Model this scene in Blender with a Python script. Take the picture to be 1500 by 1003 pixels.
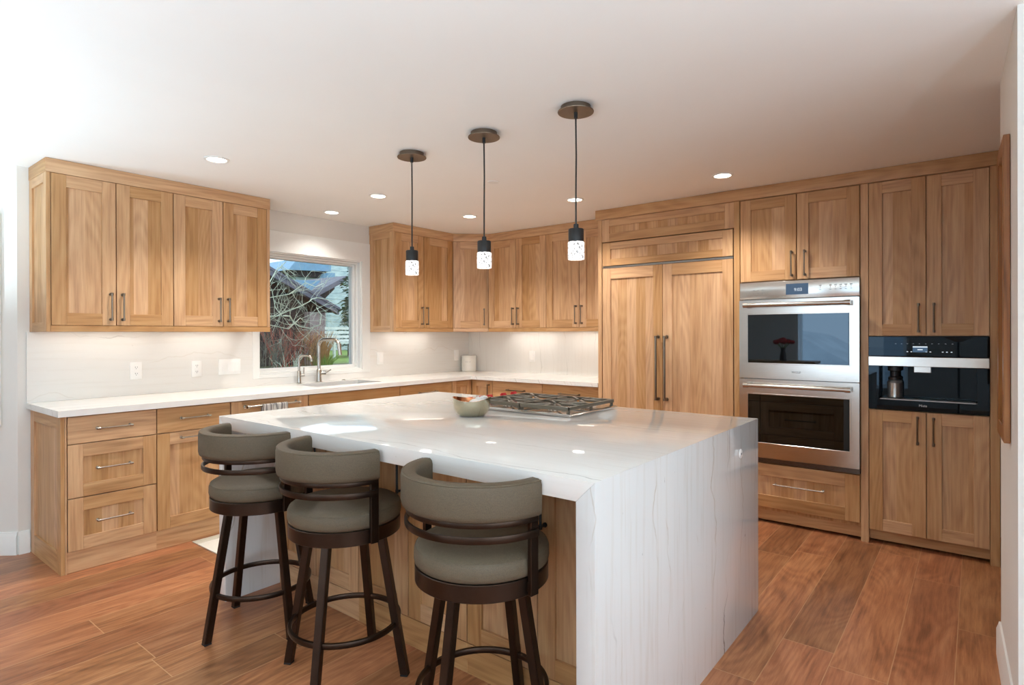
import bpy, bmesh, math, random
from mathutils import Vector, Matrix, Euler
random.seed(7)
S = bpy.context.scene
COL = S.collection
PI = math.pi
for o in list(bpy.data.objects):
    bpy.data.objects.remove(o, do_unlink=True)

# ------------------------------------------------------------------ camera
F_PX = 858.78
CAM = (4.5876, -4.9372, 1.3312)
cam_d = bpy.data.cameras.new('camera')
cam_d.sensor_fit = 'HORIZONTAL'; cam_d.sensor_width = 36.0
cam_d.lens = F_PX / 1500 * 36.0
cam_d.shift_x = (750 - 760.21) / 1500
cam_d.shift_y = (489.78 - 501.5) / 1500
cam_d.clip_start = 0.05; cam_d.clip_end = 300
cam = bpy.data.objects.new('camera', cam_d); COL.objects.link(cam)
_R = Vector((0.78830849, 0.61527355, -0.00286238)); _F = Vector((-0.61527888, 0.78830791, -0.00159372))
_U = Vector((0.00127586, 0.00301751, 0.99999463))
cam.matrix_world = Matrix(((_R.x, _U.x, -_F.x, CAM[0]), (_R.y, _U.y, -_F.y, CAM[1]), (_R.z, _U.z, -_F.z, CAM[2]), (0, 0, 0, 1)))
S.camera = cam

# ------------------------------------------------------------------ world, exposure
S.view_settings.view_transform = 'Standard'
S.view_settings.look = 'None'
S.view_settings.exposure = 0.27
S.view_settings.gamma = 1.0
S.view_settings.use_curve_mapping = False
W = bpy.data.worlds.new('overcast_sky'); S.world = W
W.use_nodes = True
wn = W.node_tree.nodes; wl = W.node_tree.links
bg = wn['Background']
bg.inputs['Color'].default_value = (0.74, 0.87, 1.0, 1)
bg.inputs['Strength'].default_value = 2.2
S.cycles.max_bounces = 10
S.cycles.diffuse_bounces = 6
S.cycles.sample_clamp_indirect = 6.0
S.cycles.caustics_reflective = False
S.cycles.caustics_refractive = False

# key numbers (metres)
ZC = 2.359            # ceiling
ZU = 1.350            # underside of the wall cabinets
ZCR = 2.277           # underside of the crown board
ZT = 0.914            # worktop
YS = -9.0             # south wall (behind the camera)
XE = 7.6              # east wall

def area(name, loc, rot, sx, sy, power, color, portal=False, parent=None):
    l = bpy.data.lights.new(name, 'AREA'); l.shape = 'RECTANGLE'; l.size = sx; l.size_y = sy
    l.energy = power; l.color = color
    if portal: l.cycles.is_portal = True
    o = bpy.data.objects.new(name, l); COL.objects.link(o)
    o.location = loc; o.rotation_euler = rot
    if parent: o.parent = parent
    return o
def spot(name, loc, power, color, angle=2.2, blend=0.7, r=0.05, parent=None):
    l = bpy.data.lights.new(name, 'SPOT'); l.energy = power; l.color = color
    l.spot_size = angle; l.spot_blend = blend; l.shadow_soft_size = r
    o = bpy.data.objects.new(name, l); COL.objects.link(o); o.location = loc
    if parent: o.parent = parent
    return o
# daylight enters through real openings: portals only guide the sampling of the sky
area('portal_south', (2.7, YS + 0.02, 1.25), (PI / 2, 0, 0), 1.8, 1.9, 1, (1, 1, 1), True)
area('portal_south_far', (5.9, YS + 0.02, 1.25), (PI / 2, 0, 0), 2.0, 1.9, 1, (1, 1, 1), True)
area('portal_east', (XE - 0.02, -5.6, 1.2), (PI / 2, 0, PI / 2), 4.2, 2.1, 1, (1, 1, 1), True)
area('portal_sink_window', (-0.13, -1.99, 1.5), (PI / 2, 0, -PI / 2), 0.98, 1.0, 1, (1, 1, 1), True)
# soft skylight entering at the window openings
SKYC = (0.66, 0.83, 1.0)
area('daylight_east', (XE - 0.05, -5.6, 1.17), (0, PI / 2, 0), 2.1, 4.2, 38, SKYC)
area('daylight_south', (2.7, YS + 0.05, 1.25), (PI / 2, 0, 0), 1.8, 1.9, 14, SKYC)
area('daylight_south_far', (5.9, YS + 0.05, 1.25), (PI / 2, 0, 0), 2.0, 1.9, 14, SKYC)
WARM = (1.0, 0.965, 0.92)
UPCOL = (0.64, 0.86, 1.0)
DOWN_POWER = 58
STRIP_POWER = 0.4
UP_POWER = 150

# ------------------------------------------------------------------ material tools
def lin(c):
    return tuple(((v / 255) / 12.92 if v / 255 <= 0.04045 else ((v / 255 + 0.055) / 1.055) ** 2.4) for v in c) + (1,)
class NT:
    def __init__(self, name):
        self.m = bpy.data.materials.new(name); self.m.use_nodes = True
        self.t = self.m.node_tree; self.n = self.t.nodes; self.l = self.t.links
        self.b = self.n['Principled BSDF']
    def new(self, typ, **kw):
        nd = self.n.new(typ)
        for k, v in kw.items(): setattr(nd, k, v)
        return nd
    def link(self, a, b): self.l.new(a, b)
    def val(self, sock, v):
        if hasattr(v, 'is_output') or isinstance(v, bpy.types.NodeSocket): self.link(v, sock)
        else: sock.default_value = v
    def math(self, op, a, b=0.0, c=None, clamp=False):
        nd = self.new('ShaderNodeMath', operation=op); nd.use_clamp = clamp
        self.val(nd.inputs[0], a); self.val(nd.inputs[1], b)
        if c is not None: self.val(nd.inputs[2], c)
        return nd.outputs[0]
    def vmath(self, op, a, b):
        nd = self.new('ShaderNodeVectorMath', operation=op)
        self.val(nd.inputs[0], a); self.val(nd.inputs[1], b)
        return nd.outputs[0]
    def obj(self): return self.new('ShaderNodeTexCoord').outputs['Object']
    def comb(self, x, y, z):
        nd = self.new('ShaderNodeCombineXYZ')
        for i, v in enumerate((x, y, z)): self.val(nd.inputs[i], v)
        return nd.outputs[0]
    def sep(self, v):
        nd = self.new('ShaderNodeSeparateXYZ'); self.link(v, nd.inputs[0]); return nd.outputs
    def noise(self, v, scale, detail=4, rough=0.55, dist=0.0):
        nd = self.new('ShaderNodeTexNoise'); self.link(v, nd.inputs['Vector'])
        nd.inputs['Scale'].default_value = scale; nd.inputs['Detail'].default_value = detail
        nd.inputs['Roughness'].default_value = rough; nd.inputs['Distortion'].default_value = dist
        return nd.outputs['Fac']
    def white(self, v):
        nd = self.new('ShaderNodeTexWhiteNoise', noise_dimensions='3D'); self.link(v, nd.inputs['Vector']); return nd.outputs['Value']
    def ramp(self, f, stops, interp='LINEAR'):
        nd = self.new('ShaderNodeValToRGB'); self.link(f, nd.inputs[0]); e = nd.color_ramp.elements
        nd.color_ramp.interpolation = interp
        while len(e) < len(stops): e.new(0.5)
        for el, (p, c) in zip(e, stops): el.position = p; el.color = c if len(c) == 4 else lin(c)
        return nd.outputs[0]
    def mix(self, f, a, b, mode='MIX'):
        nd = self.new('ShaderNodeMix', data_type='RGBA', blend_type=mode)
        self.val(nd.inputs[0], f); self.val(nd.inputs[6], a); self.val(nd.inputs[7], b)
        return nd.outputs[2]
    def maprange(self, f, a, b, c=0.0, d=1.0):
        nd = self.new('ShaderNodeMapRange', interpolation_type='SMOOTHSTEP')
        self.link(f, nd.inputs[0])
        for i, v in enumerate((a, b, c, d)): nd.inputs[i + 1].default_value = v
        return nd.outputs[0]
    def bump(self, h, strength, dist=0.001):
        nd = self.new('ShaderNodeBump'); self.link(h, nd.inputs['Height'])
        nd.inputs['Strength'].default_value = strength; nd.inputs['Distance'].default_value = dist
        self.link(nd.outputs[0], self.b.inputs['Normal'])
    def set(self, color=None, rough=None, metal=None, spec=None):
        if color is not None: self.val(self.b.inputs['Base Color'], color if isinstance(color, bpy.types.NodeSocket) else (color if len(color) == 4 else lin(color)))
        if rough is not None: self.val(self.b.inputs['Roughness'], rough)
        if metal is not None: self.b.inputs['Metallic'].default_value = metal
        if spec is not None: self.b.inputs['Specular IOR Level'].default_value = spec
        return self.m

def plain(name, color, rough=0.5, metal=0.0, spec=None, vary=0.06, scale=30):
    n = NT(name)
    f = n.noise(n.obj(), scale, 3)
    c = lin(color) if len(color) == 3 else color
    d = tuple(x * (1 - vary) for x in c[:3]) + (1,); u = tuple(min(1, x * (1 + vary)) for x in c[:3]) + (1,)
    return n.set(n.ramp(f, [(0.3, d), (0.7, u)]), rough, metal, spec)

def wood(name, axis, cols, strips=False, rough=0.42):
    """axis: grain direction in object space. cols: light, mid, dark (sRGB)."""
    n = NT(name)
    info = n.new('ShaderNodeObjectInfo').outputs['Random']
    isl = n.new('ShaderNodeNewGeometry').outputs['Random Per Island']
    seed = n.math('ADD', n.math('MULTIPLY', info, 61.0), n.math('MULTIPLY', isl, 37.0))
    x, y, z = n.sep(n.obj())
    cross = n.math('ADD', x, y)
    if axis == 'z': along, across = z, cross
    else: along, across = cross, z
    if strips:
        sid = n.math('FLOOR', n.math('DIVIDE', n.math('ADD', across, n.math('MULTIPLY', info, 3.0)), 0.082))
        sseed = n.math('ADD', seed, n.math('MULTIPLY', sid, 17.3))
    else:
        sseed = seed
    v = n.comb(across, n.math('MULTIPLY', along, 0.10), sseed)
    warp = n.noise(v, 5.0, 2)
    v2 = n.comb(n.math('ADD', across, n.math('MULTIPLY', warp, 0.06)), n.math('MULTIPLY', along, 0.09), sseed)
    broad = n.noise(v2, 20.0, 5, 0.55, 0.3)
    fine = n.noise(n.comb(across, n.math('MULTIPLY', along, 0.03), sseed), 190.0, 2, 0.6)
    low = n.noise(n.comb(n.math('ADD', across, n.math('MULTIPLY', warp, 0.05)), n.math('MULTIPLY', along, 0.16), sseed), 4.0, 1, 0.4)
    rings = n.math('MULTIPLY', n.math('ADD', n.math('SINE', n.math('MULTIPLY', low, 110.0)), 1.0), 0.5)
    mid = n.noise(n.comb(n.math('ADD', across, n.math('MULTIPLY', warp, 0.03)), n.math('MULTIPLY', along, 0.035), sseed), 75.0, 3, 0.6)
    f = n.math('ADD', n.math('ADD', n.math('MULTIPLY', broad, 0.44), n.math('MULTIPLY', mid, 0.46)), n.math('MULTIPLY', rings, 0.10))
    base = n.ramp(f, [(0.26, cols[2]), (0.47, cols[1]), (0.68, cols[0])])
    tone = n.white(n.comb(sseed, n.math('MULTIPLY', sseed, 0.7), 3.0))
    hv = n.new('ShaderNodeHueSaturation'); n.link(base, hv.inputs['Color'])
    n.link(n.maprange(tone, 0, 1, 0.84, 1.07), hv.inputs['Value'])
    n.link(n.maprange(tone, 0, 1, 1.08, 0.92), hv.inputs['Saturation'])
    base = n.mix(n.maprange(fine, 0.50, 0.75, 0.0, 0.30), hv.outputs[0], lin(cols[2]))
    n.set(base, rough, 0.0, 0.4)
    n.bump(fine, 0.08, 0.0006)
    return n.m
OAK = [(211, 170, 125), (194, 150, 106), (158, 114, 76)]
M = {}
M['wood_v'] = wood('natural_wood_upright_grain', 'z', OAK)
M['wood_h'] = wood('natural_wood_level_grain', 'x', OAK)
M['wood_p'] = wood('natural_wood_panel_boards', 'z', OAK, strips=True)
M['frame_wood'] = wood('weathered_pine', 'z', [(166, 110, 58), (142, 88, 42), (72, 44, 22)])
M['siding'] = None

def marble(name, axis, base=(236, 234, 229), rough=0.16, strength=1.0):
    """axis: direction of the veins in object space."""
    n = NT(name)
    info = n.new('ShaderNodeObjectInfo').outputs['Random']
    x, y, z = n.sep(n.obj())
    if axis == 'x': al, c1, c2 = x, y, z
    elif axis == 'y': al, c1, c2 = y, x, z
    else: al, c1, c2 = z, x, y
    cs = n.math('ADD', n.math('ADD', c1, n.math('MULTIPLY', c2, 0.6)), n.math('MULTIPLY', info, 13.0))
    v = n.comb(n.math('MULTIPLY', al, 0.35), cs, 0.0)
    va = n.comb(n.math('MULTIPLY', al, 0.09), cs, 0.0)
    wob = n.math('MULTIPLY', n.math('SUBTRACT', n.noise(n.comb(al, n.math('MULTIPLY', cs, 0.6), 0.0), 1.6, 3), 0.5), 0.22)
    jit = n.math('MULTIPLY', n.math('SUBTRACT', n.noise(n.comb(al, cs, 4.0), 14.0, 3), 0.5), 0.022)
    cw = n.math('ADD', cs, n.math('ADD', wob, jit))
    def lines(freq, seed, width, gscale, g0, g1):
        t = n.math('MULTIPLY', cw, freq); cell = n.math('FLOOR', t); fr = n.math('FRACT', t)
        pos = n.math('ADD', n.math('MULTIPLY', n.white(n.comb(cell, seed, 1.0)), 0.7), 0.15)
        d = n.math('DIVIDE', n.math('ABSOLUTE', n.math('SUBTRACT', fr, pos)), freq)
        g = n.maprange(n.noise(n.comb(n.math('MULTIPLY', al, 1.0), n.math('MULTIPLY', cell, 3.7), seed), gscale, 3), g0, g1)
        return n.math('MULTIPLY', n.maprange(d, 0.0, width, 1.0, 0.0), g)
    vein = lines(3.0, 2.0, 0.0042, 2.2, 0.44, 0.62)
    vein2 = lines(9.0, 7.0, 0.0036, 2.8, 0.46, 0.66)
    streak = n.noise(n.comb(n.math('MULTIPLY', al, 0.05), n.math('ADD', c1, n.math('MULTIPLY', info, 13.0)), c2), 38.0, 4, 0.6)
    cloud = n.noise(va, 1.8, 3)
    col = n.ramp(cloud, [(0.3, tuple(int(k * 0.955) for k in base)), (0.7, base)])
    col = n.mix(n.math('MULTIPLY', n.maprange(streak, 0.48, 0.74), 0.22 * strength), col, lin((196, 186, 170)))
    col = n.mix(n.math('MULTIPLY', vein2, 0.40 * strength), col, lin((176, 160, 136)))
    col = n.mix(n.math('MULTIPLY', vein, 0.62 * strength), col, lin((128, 120, 112)))
    spk = n.noise(v, 60.0, 2)
    col = n.mix(n.math('MULTIPLY', n.maprange(spk, 0.74, 0.80), 0.5 * strength), col, lin((140, 134, 126)))
    return n.set(col, rough, 0.0, 0.5)
M['marble_x'] = marble('white_quartzite_level_veins', 'x', rough=0.06, strength=0.8)
M['marble_y'] = marble('white_quartzite_counter', 'y', rough=0.2)
M['marble_z'] = marble('white_quartzite_upright_veins', 'z', base=(228, 228, 226), rough=0.10, strength=1.7)
M['marble_zb'] = marble('white_quartzite_splash_upright', 'z', rough=0.25, strength=0.5)
M['marble_yb'] = marble('white_quartzite_splash_level', 'y', rough=0.25, strength=0.6)

def floor_mat():
    n = NT('walnut_plank_floor')
    x, y, z = n.sep(n.obj())
    Wd = 0.20
    u = n.math('DIVIDE', n.math('SUBTRACT', x, 0.12), Wd)
    col = n.math('FLOOR', u); fu = n.math('FRACT', u)
    off = n.math('MULTIPLY', n.white(n.comb(col, 1.7, 0.3)), 7.0)
    ln = 1.55
    vv = n.math('DIVIDE', n.math('ADD', y, off), ln)
    row = n.math('FLOOR', vv); fv = n.math('FRACT', vv)
    pid = n.comb(col, row, 0.0)
    r1 = n.white(pid)
    r2 = n.white(n.comb(row, col, 5.0))
    seed = n.math('MULTIPLY', r1, 91.0)
    pv = n.comb(x, n.math('MULTIPLY', y, 0.28), seed)
    warp = n.noise(pv, 3.6, 3, 0.5)
    pv2 = n.comb(n.math('ADD', x, n.math('MULTIPLY', warp, 0.22)), n.math('ADD', n.math('MULTIPLY', y, 0.20), n.math('MULTIPLY', warp, 0.07)), seed)
    g = n.noise(pv2, 11.0, 6, 0.6, 0.6)
    low = n.noise(pv, 3.2, 1, 0.4, 0.5)
    rings = n.math('MULTIPLY', n.math('ADD', n.math('SINE', n.math('MULTIPLY', low, 110.0)), 1.0), 0.5)
    strk = n.noise(n.comb(n.math('ADD', x, n.math('MULTIPLY', warp, 0.05)), n.math('MULTIPLY', y, 0.05), seed), 70.0, 4, 0.65)
    f = n.math('ADD', n.math('ADD', n.math('MULTIPLY', g, 0.46), n.math('MULTIPLY', strk, 0.46)), n.math('MULTIPLY', rings, 0.06))
    c = n.ramp(f, [(0.28, (98, 60, 38)), (0.47, (158, 104, 66)), (0.68, (198, 144, 98))])
    c2 = n.ramp(f, [(0.28, (106, 60, 40)), (0.47, (162, 100, 68)), (0.68, (194, 132, 94))])
    c = n.mix(r2, c, c2)
    hv = n.new('ShaderNodeHueSaturation'); n.link(c, hv.inputs['Color'])
    n.link(n.maprange(r1, 0, 1, 0.78, 1.16), hv.inputs['Value'])
    fine = n.noise(n.comb(x, n.math('MULTIPLY', y, 0.04), seed), 240.0, 2)
    c = n.mix(n.maprange(fine, 0.52, 0.78, 0, 0.18), hv.outputs[0], lin((96, 56, 34)))
    # knots
    vo = n.new('ShaderNodeTexVoronoi', feature='F1'); n.link(n.comb(x, n.math('MULTIPLY', y, 0.6), 0.0), vo.inputs['Vector']); vo.inputs['Scale'].default_value = 2.6
    knot = n.maprange(vo.outputs['Distance'], 0.010, 0.050, 0.7, 0.0)
    c = n.mix(knot, c, lin((66, 38, 24)))
    eu = n.math('MINIMUM', fu, n.math('SUBTRACT', 1.0, fu))
    ev = n.math('MINIMUM', fv, n.math('SUBTRACT', 1.0, fv))
    j = n.math('MAXIMUM', n.maprange(eu, 0.005, 0.011, 1, 0), n.maprange(ev, 0.0008, 0.0016, 1, 0))
    c = n.mix(n.math('MULTIPLY', j, 0.55), c, lin((206, 164, 122)))
    n.set(c, n.math('ADD', 0.26, n.math('MULTIPLY', g, 0.14)), 0.0, 0.45)
    n.bump(n.math('SUBTRACT', 1.0, j), 0.15, 0.001)
    return n.m
M['floor'] = floor_mat()

def fabric():
    n = NT('olive_grey_woven_upholstery')
    o = n.obj()
    x, y, z = n.sep(o)
    f = n.noise(n.comb(x, y, n.math('MULTIPLY', z, 1.0)), 420.0, 2, 0.7)
    slub = n.noise(n.comb(n.math('MULTIPLY', x, 8.0), n.math('MULTIPLY', y, 8.0), n.math('MULTIPLY', z, 30.0)), 8.0, 3)
    g = n.math('ADD', n.math('MULTIPLY', f, 0.75), n.math('MULTIPLY', slub, 0.25))
    n.set(n.ramp(g, [(0.3, (80, 69, 54)), (0.7, (104, 91, 73))]), 0.62, 0.0, 0.35)
    n.bump(f, 0.25, 0.0006)
    return n.m
M['fabric'] = fabric()

def brushed(name, color, rough, axis='x', metal=1.0):
    n = NT(name)
    x, y, z = n.sep(n.obj())
    v = n.comb(n.math('MULTIPLY', x, 0.02 if axis == 'x' else 1), y, n.math('MULTIPLY', z, 1 if axis == 'x' else 0.02))
    f = n.noise(v, 500.0, 2)
    n.set(n.ramp(f, [(0.3, tuple(int(c * 0.94) for c in color)), (0.7, color)]), n.math('ADD', rough - 0.04, n.math('MULTIPLY', f, 0.08)), metal)
    return n.m
M['steel'] = brushed('brushed_stainless_steel', (222, 220, 214), 0.20)
M['steel_dark'] = brushed('dark_stainless_steel', (150, 146, 140), 0.30)
M['nickel'] = plain('satin_nickel', (188, 182, 172), 0.26, 1.0)
M['handle'] = plain('aged_pewter', (132, 118, 102), 0.30, 1.0)
M['bronze'] = plain('dark_bronze_metal', (62, 48, 39), 0.32, 0.9, vary=0.15, scale=12)
M['black'] = plain('black_powder_coat', (30, 31, 31), 0.42)
M['iron'] = plain('cast_iron_grate', (104, 97, 84), 0.36, 0.3)
M['canopy'] = plain('brushed_bronze_canopy', (112, 98, 84), 0.38, 0.85)
M['rubber'] = plain('dark_rubber', (24, 22, 21), 0.7)
M['white'] = plain('white_paint_trim', (236, 236, 232), 0.4, vary=0.01)
M['plastic'] = plain('white_switch_plastic', (244, 243, 240), 0.3, vary=0.01)
M['slot'] = plain('dark_socket_slot', (70, 68, 66), 0.6)
M['wall'] = plain('off_white_wall_paint', (226, 222, 215), 0.85, vary=0.012, scale=4)
M['ceiling'] = plain('white_ceiling_paint', (247, 246, 243), 0.9, vary=0.006, scale=3)
M['ceramic'] = plain('cream_ceramic', (240, 237, 228), 0.3, vary=0.01)
M['red'] = plain('red_knob', (190, 26, 32), 0.28)
M['pewter_bowl'] = brushed('polished_pewter_bowl', (190, 184, 160), 0.16, metal=0.95)
M['copper'] = plain('copper_bowl_lining', (186, 122, 82), 0.22, 1.0)
M['cloth'] = plain('white_cloth', (232, 228, 222), 0.9)
M['rug'] = plain('cream_woven_rug', (232, 228, 216), 0.95, vary=0.08, scale=220)
M['rug_edge'] = plain('grey_rug_border', (196, 190, 172), 0.95, vary=0.12, scale=160)
def towel_mat():
    n = NT('striped_grey_white_towel')
    x, y, z = n.sep(n.obj())
    f = n.noise(n.comb(n.math('MULTIPLY', x, 16.0), 0.0, n.math('MULTIPLY', z, 1.2)), 3.0, 2)
    return n.set(n.ramp(f, [(0.47, (150, 146, 144)), (0.52, (236, 232, 226))], 'LINEAR'), 0.95)
M['towel'] = towel_mat()
def dark_glass(name, col, rough=0.02, spec=1.0):
    n = NT(name); n.set(col, rough, 0.0, spec); n.b.inputs['Specular Tint'].default_value = (0.62, 0.82, 1.0, 1)
    return n.m
M['oven_glass'] = dark_glass('smoked_oven_glass', (12, 12, 12), 0.02, 1.0)
M['black_glass'] = dark_glass('black_appliance_glass', (5, 6, 8), 0.02, 0.32)
def emit(name, color, strength):
    n = NT(name); n.set((0.02, 0.02, 0.02, 1), 0.3)
    n.b.inputs['Emission Color'].default_value = color if len(color) == 4 else lin(color); n.b.inputs['Emission Strength'].default_value = strength
    return n.m
M['lens'] = emit('lit_downlight_lens', (255, 244, 226), 9.0)
M['display'] = emit('lit_blue_display', (52, 92, 128), 0.55)
M['icon'] = emit('lit_white_icons', (226, 236, 246), 0.8)
M['etch'] = plain('grey_printed_marks', (150, 150, 150), 0.5)
M['logo'] = plain('silver_lettering', (196, 196, 196), 0.4)
M['logo_dark'] = plain('dark_grey_lettering', (84, 82, 80), 0.4)
def seeded():
    n = NT('seeded_lit_glass')
    f = n.noise(n.obj(), 120.0, 2, 0.6)
    n.set(n.ramp(f, [(0.40, (70, 72, 74)), (0.50, (240, 242, 244))]), 0.08, 0, 0.6)
    n.b.inputs['Emission Color'].default_value = (1, 0.97, 0.92, 1)
    n.link(n.ramp(f, [(0.40, (0.22, 0.22, 0.22, 1)), (0.51, (0.95, 0.95, 0.95, 1))]), n.b.inputs['Emission Strength'])
    return n.m
M['seeded'] = seeded()
def glass_mat():
    n = NT('clear_window_glass')
    n.n.remove(n.b)
    tr = n.new('ShaderNodeBsdfTransparent'); tr.inputs[0].default_value = (0.95, 0.98, 0.98, 1)
    gl = n.new('ShaderNodeBsdfGlossy'); gl.inputs['Roughness'].default_value = 0.0
    fr = n.new('ShaderNodeFresnel'); fr.inputs[0].default_value = 1.45
    mx = n.new('ShaderNodeMixShader')
    n.link(fr.outputs[0], mx.inputs[0]); n.link(tr.outputs[0], mx.inputs[1]); n.link(gl.outputs[0], mx.inputs[2])
    n.link(mx.outputs[0], n.n['Material Output'].inputs[0])
    return n.m
M['glass'] = glass_mat()
def print_mat():
    n = NT('faded_landscape_print')
    x, y, z = n.sep(n.obj())
    f = n.math('ADD', n.math('MULTIPLY', n.noise(n.obj(), 7.0, 5), 0.5), n.math('MULTIPLY', z, 0.5))
    return n.set(n.ramp(f, [(0.25, (150, 140, 120)), (0.5, (206, 200, 186)), (0.8, (228, 226, 218))]), 0.25)
M['print'] = print_mat()
# outdoors
M['ground'] = None
def ground_mat():
    n = NT('spring_lawn_and_leaf_litter')
    x, y, z = n.sep(n.obj())
    f = n.noise(n.obj(), 9.0, 6, 0.7)
    g = n.ramp(f, [(0.3, (78, 104, 42)), (0.7, (140, 166, 76))])
    b = n.ramp(f, [(0.3, (62, 54, 44)), (0.7, (118, 108, 88))])
    m = n.maprange(n.math('ADD', n.math('ADD', x, n.math('MULTIPLY', y, 0.0)), n.math('MULTIPLY', f, 1.0)), -6.3, -5.3)
    return n.set(n.mix(m, g, b), 0.95)
M['ground'] = ground_mat()
M['snow'] = plain('patchy_snow', (226, 232, 238), 0.9, vary=0.2, scale=0.8)
def siding_mat(name, c0, c1, step):
    n = NT(name)
    x, y, z = n.sep(n.obj())
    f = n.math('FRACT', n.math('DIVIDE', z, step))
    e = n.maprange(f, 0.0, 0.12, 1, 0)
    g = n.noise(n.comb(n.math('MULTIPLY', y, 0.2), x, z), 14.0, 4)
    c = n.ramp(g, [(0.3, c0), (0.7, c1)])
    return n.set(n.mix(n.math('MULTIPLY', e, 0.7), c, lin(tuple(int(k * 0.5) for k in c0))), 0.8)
M['siding'] = siding_mat('dark_brown_lap_siding', (26, 20, 21), (42, 34, 35), 0.16)
M['pale_siding'] = siding_mat('pale_blue_lap_siding', (150, 176, 196), (176, 200, 216), 0.22)
M['brick'] = siding_mat('grey_brown_shingle_column', (138, 124, 122), (166, 150, 146), 0.08)
M['stone'] = siding_mat('pale_stone_courses', (150, 168, 174), (196, 206, 206), 0.22)
M['fascia'] = plain('slate_grey_fascia', (92, 90, 102), 0.6, vary=0.12, scale=6)
M['soffit'] = plain('dark_brown_soffit', (36, 30, 30), 0.8)
M['roof'] = plain('blue_grey_metal_roof', (104, 140, 166), 0.45, vary=0.1, scale=5)
M['bark'] = plain('pale_lichen_bark', (186, 192, 172), 0.9, vary=0.2, scale=40)
M['red_twig'] = plain('red_twig_bark', (150, 80, 66), 0.8, vary=0.35, scale=9)
M['brown_twig'] = plain('brown_twig_bark', (112, 92, 70), 0.9, vary=0.3, scale=9)
M['grey_twig'] = plain('grey_twig_bark', (104, 104, 92), 0.9, vary=0.3, scale=9)
M['straw'] = plain('dry_straw_grass', (176, 136, 90), 0.9, vary=0.25, scale=9)
M['needle'] = plain('spruce_needles', (66, 104, 74), 0.8, vary=0.35, scale=14)
M['leaf'] = plain('bright_green_blades', (128, 160, 78), 0.8, vary=0.25, scale=14)
M['patio_wood'] = plain('weathered_white_paint', (206, 208, 200), 0.8, vary=0.1, scale=9)
M['petal'] = plain('red_petals', (176, 22, 24), 0.7, vary=0.2)

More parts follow.
